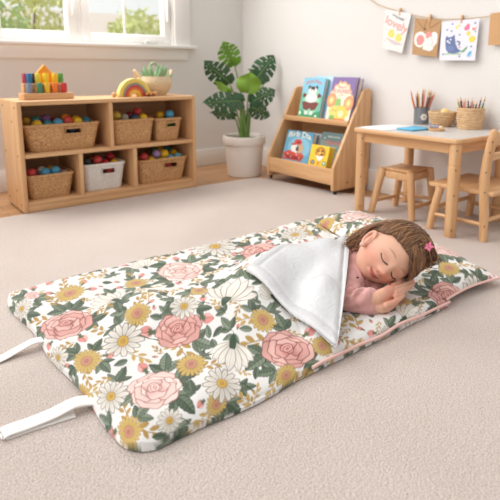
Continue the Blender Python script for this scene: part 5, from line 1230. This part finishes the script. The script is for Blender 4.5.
class Flesh:
    def __init__(s): s.m = MB()
    def limb(s, pts, rad, segs=20):
        for p, r in zip(pts, rad): s.m.sphere(p, r, 18, 12)
        s.m.tube(pts, rad, segs); return s
    def raw(s, V, F):
        vs = [s.m.bm.verts.new(tuple(v)) for v in V]
        for f in F: s.m.bm.faces.new([vs[i] for i in f])
        return s
    def mesh(s, voxel, smooth=4, fac=0.5):
        bmesh.ops.recalc_face_normals(s.m.bm, faces=s.m.bm.faces)
        me = bpy.data.meshes.new('tmp'); s.m.bm.to_mesh(me); s.m.bm.free(); o = bpy.data.objects.new('tmp', me); C.objects.link(o)
        r = o.modifiers.new('r', 'REMESH'); r.mode = 'VOXEL'; r.voxel_size = voxel
        if smooth: q = o.modifiers.new('s', 'SMOOTH'); q.iterations = smooth; q.factor = fac
        dg = bpy.context.evaluated_depsgraph_get(); me2 = bpy.data.meshes.new_from_object(o.evaluated_get(dg))
        bpy.data.objects.remove(o); bpy.data.meshes.remove(me); me2.shade_smooth(); return me2
def co(me):
    a = np.empty(len(me.vertices)*3, np.float32); me.vertices.foreach_get('co', a); return a.reshape(-1, 3).astype(float)
def setcol(me, col):
    a = me.color_attributes.new('Col', 'FLOAT_COLOR', 'POINT'); a.data.foreach_set('color', np.concatenate([col, np.ones((len(col), 1))], 1).astype(np.float32).ravel())
def A3(px, py, z): return Vector(atz(px, py, z))

# joints
CHEST, PELV = Vector((1.235, 1.065, 0.086)), Vector((1.02, 1.22, 0.070))
KNEE, FOOT = Vector((0.80, 1.08, 0.054)), Vector((0.62, 1.28, 0.048))
NECK = Vector(hw([0.0, -0.028, -0.095])); HB = Vector(hw([0.0, -0.02, -0.04]))
SH, EL, WR = A3(356, 254, 0.112), A3(348, 299, 0.070), A3(377, 298, 0.079)
SH2, EL2, WR2 = A3(356, 283, 0.066), A3(354, 304, 0.054), A3(381, 306.5, 0.055)
B = Flesh()
B.raw(hw(head_shape(IV.copy())), IF)
B.limb([HB, NECK, CHEST+Vector((0.03, -0.02, 0.0))], [0.045, 0.034, 0.040])
B.limb([CHEST, CHEST.lerp(PELV, 0.5), PELV], [0.052, 0.046, 0.042])
B.limb([PELV+Vector((0, 0, 0.004)), KNEE+Vector((0, 0.02, 0.004)), FOOT], [0.036, 0.025, 0.018])
B.limb([PELV+Vector((-0.01, -0.03, -0.010)), KNEE+Vector((0.05, -0.05, -0.008)), FOOT+Vector((0.06, -0.06, -0.006))], [0.036, 0.025, 0.018])
for f, dd in ((FOOT, Vector((-0.045, -0.01, -0.004))), (FOOT+Vector((0.06, -0.06, -0.006)), Vector((-0.045, -0.01, -0.004)))): B.limb([f, f+dd], [0.019, 0.014])
B.limb([SH, SH.lerp(EL, 0.5), EL], [0.030, 0.027, 0.024]); B.limb([EL, EL.lerp(WR, 0.45), WR], [0.024, 0.024, 0.0200])
B.limb([SH2, EL2], [0.028, 0.021]); B.limb([EL2, WR2], [0.021, 0.0185])
# ear on her upper side: rim, bowl, lobe
def el(x, y, z): return Vector(hw([x, y, z]))
rim = []; EC = np.array([0.0665, 0.017, -0.023])
def ep(a, b, o): return EC+np.array([o+0.10*b-0.12*a*0, a-0.30*b, b])          # a towards the face, b up, o outwards
for k in range(15):
    t = R(-120+265*k/14); rim.append(Vector(hw(ep(-0.0135*math.cos(t), 0.0225*math.sin(t), 0.0065+0.005*math.cos(t)))))
B.m.tube(rim, [0.0043*HS]*15, 10)
for p in rim: B.m.sphere(p, 0.0043*HS, 10, 8)
disc = IV*np.array([0.0085, 0.0138, 0.0225]); disc[:, 1] -= 0.30*disc[:, 2]; B.raw(hw(EC+disc), IF)
B.m.sphere(Vector(hw(ep(0.004, -0.023, 0.004))), 0.0078*HS, 12, 8)
B.m.tube([Vector(hw(ep(*q_))) for q_ in ((0.006, -0.016, 0.006), (0.0085, -0.004, 0.007), (0.004, 0.008, 0.006), (-0.004, 0.016, 0.006))], 0.0034, 8)
# hands, palm to palm under the cheek
TIPS = []
def finger(pts, r0, r1):
    n = len(pts); B.limb(pts, [r0+(r1-r0)*i/(n-1) for i in range(n)], 12); TIPS.append(np.array(pts[-1]))
UPH = [  # fingers of the upper hand: knuckle, two joints, tip
    [(393, 285.6, .094), (399, 282.0, .093), (404.5, 279.4, .090), (410, 277.2, .086)], [(395, 289.0, .091), (401.5, 285.6, .090), (407.5, 282.8, .087), (413, 280.8, .083)],
    [(396, 292.8, .086), (402, 289.6, .085), (408, 286.6, .082), (413, 284.2, .078)], [(395, 296.4, .080), (400.5, 293.6, .079), (405, 290.8, .077), (409.5, 288.2, .074)]]
B.limb([WR, A3(383, 295.5, .082), A3(390, 291.5, .084)], [0.0200, 0.0205, 0.0185]); B.limb([A3(384, 294, .086), A3(393, 288, .089)], [0.015, 0.0105]); B.limb([A3(384, 297.5, .078), A3(392, 293.5, .080)], [0.016, 0.0105])
for f in UPH: finger([A3(*p) for p in f], 0.0072, 0.0056)
finger([A3(385, 291, .085), A3(390, 286, .080), A3(395, 282, .075)], 0.0095, 0.0075)
B.limb([WR2, A3(386, 305.5, .055), A3(393, 301.5, .057)], [0.0195, 0.0195, 0.0160])
for f in ([(394, 298.5, .060), (400, 294.6, .062), (405, 290.6, .064), (409.5, 286.6, .065)], [(395, 297, .058), (401, 293, .060), (407, 289.0, .062), (412.0, 284.8, .064)],
          [(396, 296, .052), (402, 292, .056), (408, 288, .059), (412.8, 283.4, .062)], [(394, 295, .050), (400, 291, .055), (405, 287, .058), (409, 283.5, .060)]):
    finger([A3(*p) for p in f], 0.0080, 0.0062)
finger([A3(386, 305.5, .068), A3(393.5, 302.6, .071), A3(398.5, 299.4, .071), A3(403, 295.6, .070)], 0.0100, 0.0066)
bme = B.mesh(0.0015, 2, 0.5)
P = co(bme); q = hl(P)
skin, pink = L3(222, 174, 148), L3(212, 128, 110)
col = np.tile(skin, (len(P), 1))
def blend(c, a): 
    global col
    a = np.clip(a, 0, 1)[:, None]; col = col*(1-a)+c*a
front = np.clip((q[:, 1]-0.02)/0.02, 0, 1)
for s in (-1, 1):
    blend(pink, 0.55*g3(q, (s*0.043, -0.044), (0.019, 0.016), (0, 2))*front)
    blend(L3(214, 158, 138), 0.45*g3(q, (s*0.027, -0.010), (0.013, 0.008), (0, 2))*front)
blend(pink, 0.45*g3(q, (0, -0.036), (0.010, 0.008), (0, 2))*front); blend(pink, 0.25*g3(q, (0, -0.085), (0.016, 0.010), (0, 2))*front)
blend(L3(222, 150, 132), 0.45*g3(q, (0.072, 0.012, -0.020), (0.012, 0.018, 0.026)))
xm = q[:, 0]; zc_ = -0.0620+0.0055*(np.abs(xm)/0.017)**2
lipm = np.clip(1.25-((xm/0.0200)**2+np.where(q[:, 2] > zc_, ((q[:, 2]-zc_)/0.0048)**2, ((q[:, 2]-zc_)/0.0066)**2)), 0, 1)*front
blend(L3(190, 100, 92), np.clip(lipm*2.2, 0, 0.85)); blend(L3(138, 62, 58), 0.8*np.clip(1-np.abs(q[:, 2]-zc_)/0.0014, 0, 1)*(np.abs(xm) < 0.019)*front)
for s in (-1, 1):
    xe = (q[:, 0]-s*0.0265)/0.0135; lz = -0.0205+0.0052*xe**2
    blend(L3(70, 44, 34), 0.85*np.clip(1.3-np.abs(q[:, 2]-lz)/0.0013, 0, 1)*(np.abs(xe) < 1.05)*front)
    blend(L3(196, 132, 112), 0.5*np.clip(1-np.abs(q[:, 2]-(-0.006-0.004*xe**2))/0.0016, 0, 1)*(np.abs(xe) < 1.0)*front)
    xb = (q[:, 0]-s*0.028)/0.017; bz = 0.0125-0.0050*xb**2
    blend(L3(150, 104, 76), 0.55*np.clip(1.2-np.abs(q[:, 2]-bz)/0.0030, 0, 1)*np.clip(1.4-np.abs(xb)*1.2, 0, 1)*front)
    blend(L3(150, 72, 62), 0.7*g3(q, (s*0.0065, -0.0465), (0.0022, 0.0014), (0, 2))*front)  # nostril shadow painted into the skin colour
for t in TIPS: blend(L3(228, 140, 126), 0.65*np.exp(-(np.linalg.norm(P-t, axis=1)/0.011)**2))
# hair covers the scalp: same brown under the strands
def hairline(x, y):
    az = np.abs(np.degrees(np.arctan2(x, y)))
    return np.interp(az, [0, 30, 55, 72, 86, 98, 110, 125, 180], [0.044, 0.042, 0.034, 0.018, 0.010, 0.004, -0.030, -0.058, -0.070])
scalp = q[:, 2]-hairline(q[:, 0], q[:, 1])
onhead = np.linalg.norm(q/np.array([0.08, 0.092, 0.105]), axis=1) < 1.12
blend(L3(96, 66, 46), np.clip(scalp/0.006+0.5, 0, 1)*onhead*np.clip((np.linalg.norm(q/np.array([0.069, 0.088, 0.098]), axis=1)-0.8)*8, 0, 1)*(1-g3(q, (0.074, 0.012, -0.020), (0.009, 0.018, 0.026))))
setcol(bme, col)
ORG = np.array([HC[0], HC[1], 0.045])
bme.transform(Matrix.Translation(Vector(-ORG))); bme.materials.append(attr_mat('skin', 0.5, 0.04, 500, 0, 0.12, 0.35))
girl = bpy.data.objects.new('person', bme); C.objects.link(girl); girl.location = ORG
tag(girl, 'small child in a pink sweater asleep on one side, hands under the cheek', 'person')
OV = Vector(ORG)
# lashes of the closed eyes
for s in (-1, 1):
    m = MB()
    for k in range(15):
        t = -1+2*k/14; x = s*0.0265+0.0135*t; z = -0.0205+0.0052*t*t
        d = np.array([[x, 0.2, z]]); yb = 0.088*math.sqrt(max(0.05, 1-(x/0.069)**2-(z/0.098)**2))+0.0005
        a = Vector(hw([x, yb, z])); b2 = Vector(hw([x+0.0028*t, yb+0.0036, z-0.0028])); m.tube([a-OV, a.lerp(b2, 0.5)-OV, b2-OV], [0.0010, 0.0009, 0.0003], 5)
    m.build('eyelashes', plain('lash', rgb(52, 34, 28), 0.6), girl)

# sweater
S_ = Flesh()
S_.limb([CHEST+Vector((0.028, -0.018, 0.004)), CHEST, CHEST.lerp(PELV, 0.5), PELV+Vector((-0.01, 0.01, 0))], [0.052, 0.060, 0.053, 0.048], 28)
S_.limb([CHEST.lerp(SH, 0.5), SH, SH.lerp(EL, 0.5), EL], [0.046, 0.038, 0.034, 0.031], 24)
wc = EL.lerp(WR, 0.72); S_.limb([EL, EL.lerp(WR, 0.45), wc], [0.0315, 0.031, 0.0275], 24)
S_.limb([CHEST.lerp(SH2, 0.5), SH2, EL2], [0.040, 0.034, 0.027], 24); wc2 = EL2.lerp(WR2, 0.72); S_.limb([EL2, wc2], [0.027, 0.0245], 24)
for a, b2, r in ((EL, WR, 0.0280), (EL2, WR2, 0.0250)):
    S_.m.tube([a.lerp(b2, 0.62), a.lerp(b2, 0.78)], [r+0.0018, r+0.0008], 24)
S_.limb([SH, A3(356, 257, 0.118), A3(357.5, 266, .105)], [0.037, 0.030, 0.028], 24)
S_.limb([CHEST+Vector((0.02, -0.03, -0.02)), A3(364, 284, 0.062), A3(373, 286, 0.058)], [0.045, 0.032, 0.024], 20)
nd = (NECK-CHEST).normalized(); nc = NECK.lerp(CHEST, 0.12)+Vector((0, 0, 0.006))
uo = nd.orthogonal().normalized(); wo = nd.cross(uo)
S_.m.tube([nc+uo*0.050*math.cos(2*math.pi*k/28)+wo*0.050*math.sin(2*math.pi*k/28) for k in range(28)], 0.008, 10, closed=True)
S_.m.tube([nc, CHEST], [0.047, 0.056], 28); S_.limb([NECK.lerp(CHEST, 0.10), CHEST], [0.044, 0.052])
sme = S_.mesh(0.0024, 5, 0.5); P = co(sme)
nr = np.empty(len(P)*3, np.float32); sme.vertices.foreach_get('normal', nr); nr = nr.reshape(-1, 3)
x, y, z = P[:, 0], P[:, 1], P[:, 2]
armd = np.array(EL-SH); wv = 0.0060*np.sin(70*(x*0.5+y*0.9-z*0.5)+4*np.sin(22*y+15*z))*np.clip(np.sin(24*(x-y)+1.0)*0.5+0.6, 0, 1)+0.0032*np.sin(150*(x+0.4*y)+3*np.sin(60*z))*np.exp(-(np.linalg.norm(P-np.array(EL), axis=1)/0.06)**2)
el_ = np.linalg.norm(P-np.array(EL), axis=1); sh_ = np.linalg.norm(P-np.array(SH), axis=1)
fold = np.sin(250*(0.5*x+0.75*y-0.35*z)+5*np.sin(40*x-30*z)+3*np.sin(55*y))
wv += 0.0062*fold*np.clip(0.35+np.exp(-(el_/0.05)**2)+0.6*np.exp(-(sh_/0.045)**2), 0, 1.2)*np.clip(0.6+0.6*np.sin(45*(x+z)+20*y), 0, 1)
P = P+nr*wv[:, None]
sme.vertices.foreach_set('co', (P-ORG).astype(np.float32).ravel()); sme.update()
knit = plain('dusty_pink_knit', rgb(212, 158, 152), 0.85, 0.05, 40, 0.2, 420, sheen=0.3); sme.materials.append(knit)
so_ = bpy.data.objects.new('sweater', sme); C.objects.link(so_); so_.parent = girl; so_['label'] = 'dusty pink long sleeved sweater'
m = MB(); bp_ = A3(357.5, 277.5, 0.118); m.sphere(bp_-OV, 0.0042, 14, 10, (1, 1, 0.7)); m.build('collar_shade', plain('dark_collar_shade', rgb(60, 44, 46), 0.4), so_)  # dark bead standing in for the shadowed gap under the collar

# hair: a cap close to the scalp with strands combed over it
cap = head_shape(IV.copy(), False); sc = cap[:, 2]-hairline(cap[:, 0], cap[:, 1]); keep = sc > -0.002
nrm = IV/np.array([0.069, 0.088, 0.098]); nrm /= np.linalg.norm(nrm, axis=1)[:, None]
cap = cap+nrm*(np.clip(sc/0.02, 0, 1)*0.0045+0.001)[:, None]
Fk = IF[keep[IF].all(1)]; HV = [hw(cap)-ORG]; HF3 = [Fk]; 
hc_ = [L3(92, 62, 40), L3(110, 75, 48), L3(130, 90, 58), L3(152, 108, 70), L3(174, 128, 86), L3(118, 80, 52)]
HCOL = [np.tile(L3(84, 58, 41), (len(cap), 1))]
SV, SF, SCOL = [], [], []
def catm(P, n):
    P = np.array(P); out = []; k = len(P)
    for i in range(k-1):
        p0, p1, p2, p3 = P[max(i-1, 0)], P[i], P[i+1], P[min(i+2, k-1)]
        for j in range(n):
            t = j/n; out.append(0.5*((2*p1)+(p2-p0)*t+(2*p0-5*p1+4*p2-p3)*t*t+(3*p1-p0-3*p2+p3)*t**3))
    out.append(P[-1]); return np.array(out)
def strand(loc_pts, r=0.0011, n=4, tone=None):
    P = hw(catm(loc_pts, n))-ORG; k = len(P); T = np.gradient(P, axis=0); T /= np.linalg.norm(T, axis=1)[:, None]+1e-9
    ref = HM@np.array([rnd.uniform(-1, 1), rnd.uniform(-1, 1), rnd.uniform(-1, 1)]); U = np.cross(T, ref); U /= np.linalg.norm(U, axis=1)[:, None]+1e-9; Wv = np.cross(T, U)
    rad = r*np.interp(np.linspace(0, 1, k), [0, 0.1, 0.7, 1], [0.7, 1, 0.9, 0.15]); b0 = sum(len(v) for v in SV); ring = []
    for j in range(5):
        a = 2*math.pi*j/5; ring.append(P+(U*math.cos(a)+Wv*math.sin(a))*rad[:, None])
    V = np.stack(ring, 1).reshape(-1, 3); F = []
    for i in range(k-1):
        for j in range(5): F.append((b0+i*5+j, b0+i*5+(j+1) % 5, b0+i*5+5+(j+1) % 5, b0+i*5+5+j))
    SV.append(V); SF.extend(F); c = hc_[rnd.randrange(len(hc_))] if tone is None else hc_[tone]
    c = c*rnd.uniform(0.85, 1.15); SCOL.append(np.tile(c, (len(V), 1)))
def onscalp(dv, lift): dv = np.asarray(dv, float); dv = dv/np.linalg.norm(dv); p = head_shape(dv[None, :].copy(), False)[0]; nn = dv/np.array([0.069, 0.088, 0.098]); return p+nn/np.linalg.norm(nn)*lift
def arc(d0, d1, l0, l1, mid=0.004, k=6, side=0.0):
    d0, d1 = np.array(d0, float), np.array(d1, float); d0 /= np.linalg.norm(d0); d1 /= np.linalg.norm(d1); out = []
    for i in range(k):
        t = i/(k-1); d = d0*(1-t)+d1*t; d += np.cross(d0, d1)*side*math.sin(math.pi*t); out.append(onscalp(d, l0+(l1-l0)*t+mid*math.sin(math.pi*t)))
    return out
def hl_dir(azd):
    a = R(azd); x, y = math.sin(a), math.cos(a); z = float(hairline(np.array([x*.076]), np.array([y*.088]))[0])/0.1
    s = math.sqrt(max(0.01, 1-z*z)); return np.array([x*s, y*s, z])
G = np.array([-0.05, -0.35, 0.95])
for i in range(1500):                       # combed from the hairline over the scalp to the crown
    az = rnd.uniform(-100, 112); d0 = hl_dir(az)+np.array([rnd.gauss(0, .02) for _ in range(3)])
    if i % 2: d0 = d0*(1-0.75*rnd.random())+np.array([0.25*rnd.random(), 0.1-0.4*rnd.random(), 1.0])*0.75*rnd.random()
    d1 = G+np.array([rnd.gauss(0, .16) for _ in range(3)])
    strand(arc(d0, d1, rnd.uniform(0.002, 0.006), rnd.uniform(0.008, 0.015), rnd.uniform(0.005, 0.010), 6, rnd.uniform(-.10, .10)))
for i in range(420):                       # hair from the parting falling to her lower temple
    d0 = np.array([0.25+rnd.gauss(0, .1), 0.60+rnd.gauss(0, .12), 0.75]); d1 = hl_dir(rnd.uniform(-100, -35))*1.0+np.array([0, 0, 0.02+rnd.gauss(0, .05)])
    strand(arc(d0, d1, 0.006, rnd.uniform(0.003, 0.008), rnd.uniform(0.006, 0.012), 6, rnd.uniform(-.35, -.1)))
for i in range(620):                       # loose hair spilling past the crown on to the pillow
    j = lambda s: rnd.gauss(0, s)
    p0 = onscalp([0.25+j(.25), -0.1+j(.3), 1.0], 0.008); p1 = p0+np.array([-0.014+j(.005), 0.004+j(.008), 0.004+rnd.uniform(0, .012)])
    p2 = np.array([-0.045+j(.010), 0.012+j(.018), 0.098+rnd.uniform(-.012, .016)]); p3 = np.array([-0.053+j(.005), 0.026+j(.014), 0.078+j(.010)]); p4 = np.array([-0.058+j(.004), 0.036+j(.010), 0.058+j(.009)])
    strand([p0, p1, p2, p3, p4], 0.0012)
for i in range(420):                       # hair behind the ear lying over the neck and shoulder
    j = lambda s: rnd.gauss(0, s)
    p0 = onscalp([0.75+j(.12), -0.1+j(.2), 0.62+j(.1)], 0.010); p1 = onscalp([0.92+j(.05), -0.34+j(.07), 0.14+j(.08)], 0.014+rnd.uniform(0, .006))
    p2 = np.array([0.070+j(.005), -0.046+j(.009), -0.038+j(.007)]); p3 = np.array([0.062+j(.007), -0.052+j(.010), -0.066+j(.010)]); p4 = np.array([0.052+j(.009), -0.052+j(.012), -0.084+j(.010)])
    strand([p0, p1, p2, p3, p4], 0.0012, tone=rnd.choice((1, 2, 3, 4, 2)))
nv = len(cap); SVc = np.concatenate(SV)
me = bpy.data.meshes.new('hair'); V = np.concatenate([HV[0], SVc]); FT = [tuple(int(i) for i in f) for f in Fk]+[tuple(i+nv for i in f) for f in SF]
me.from_pydata([tuple(v) for v in V], [], FT); me.update(); me.shade_smooth(); setcol(me, np.concatenate([HCOL[0]]+SCOL)); me.materials.append(attr_mat('brown_hair', 0.42, 0.0, 10, 0.1, 0, 0.5))
ho = bpy.data.objects.new('hair', me); C.objects.link(ho); ho.parent = girl
bm_ = bmesh.new(); bm_.from_mesh(me); bmesh.ops.delete(bm_, geom=[v for v in bm_.verts if not v.link_faces], context='VERTS'); bm_.to_mesh(me); bm_.free()
# star hair clip
sp_ = Vector(hw([-0.012, 0.052, 0.100])+cdir*0.012)-OV; zax = Vector(cdir*0.75+Lx*0.55).normalized(); xax = zax.cross(Vector(Uz)).normalized(); yax = zax.cross(xax)
M4 = Matrix((xax, yax, zax)).transposed().to_4x4(); M4.translation = sp_
m = MB(); pts = []
for k in range(10):
    r = 0.0185 if k % 2 == 0 else 0.0088; a = math.pi*k/5+0.3; pts.append((r*math.cos(a), r*math.sin(a)))
m.prism(pts, 2, 0.0, 0.006, 0, 0.0015); bmesh.ops.transform(m.bm, matrix=M4, verts=m.bm.verts)
sc_ = m.build('hair_clip', plain('pink_clip', rgb(232, 110, 150), 0.35, 0.03), girl); sc_['label'] = 'pink star shaped hair clip'
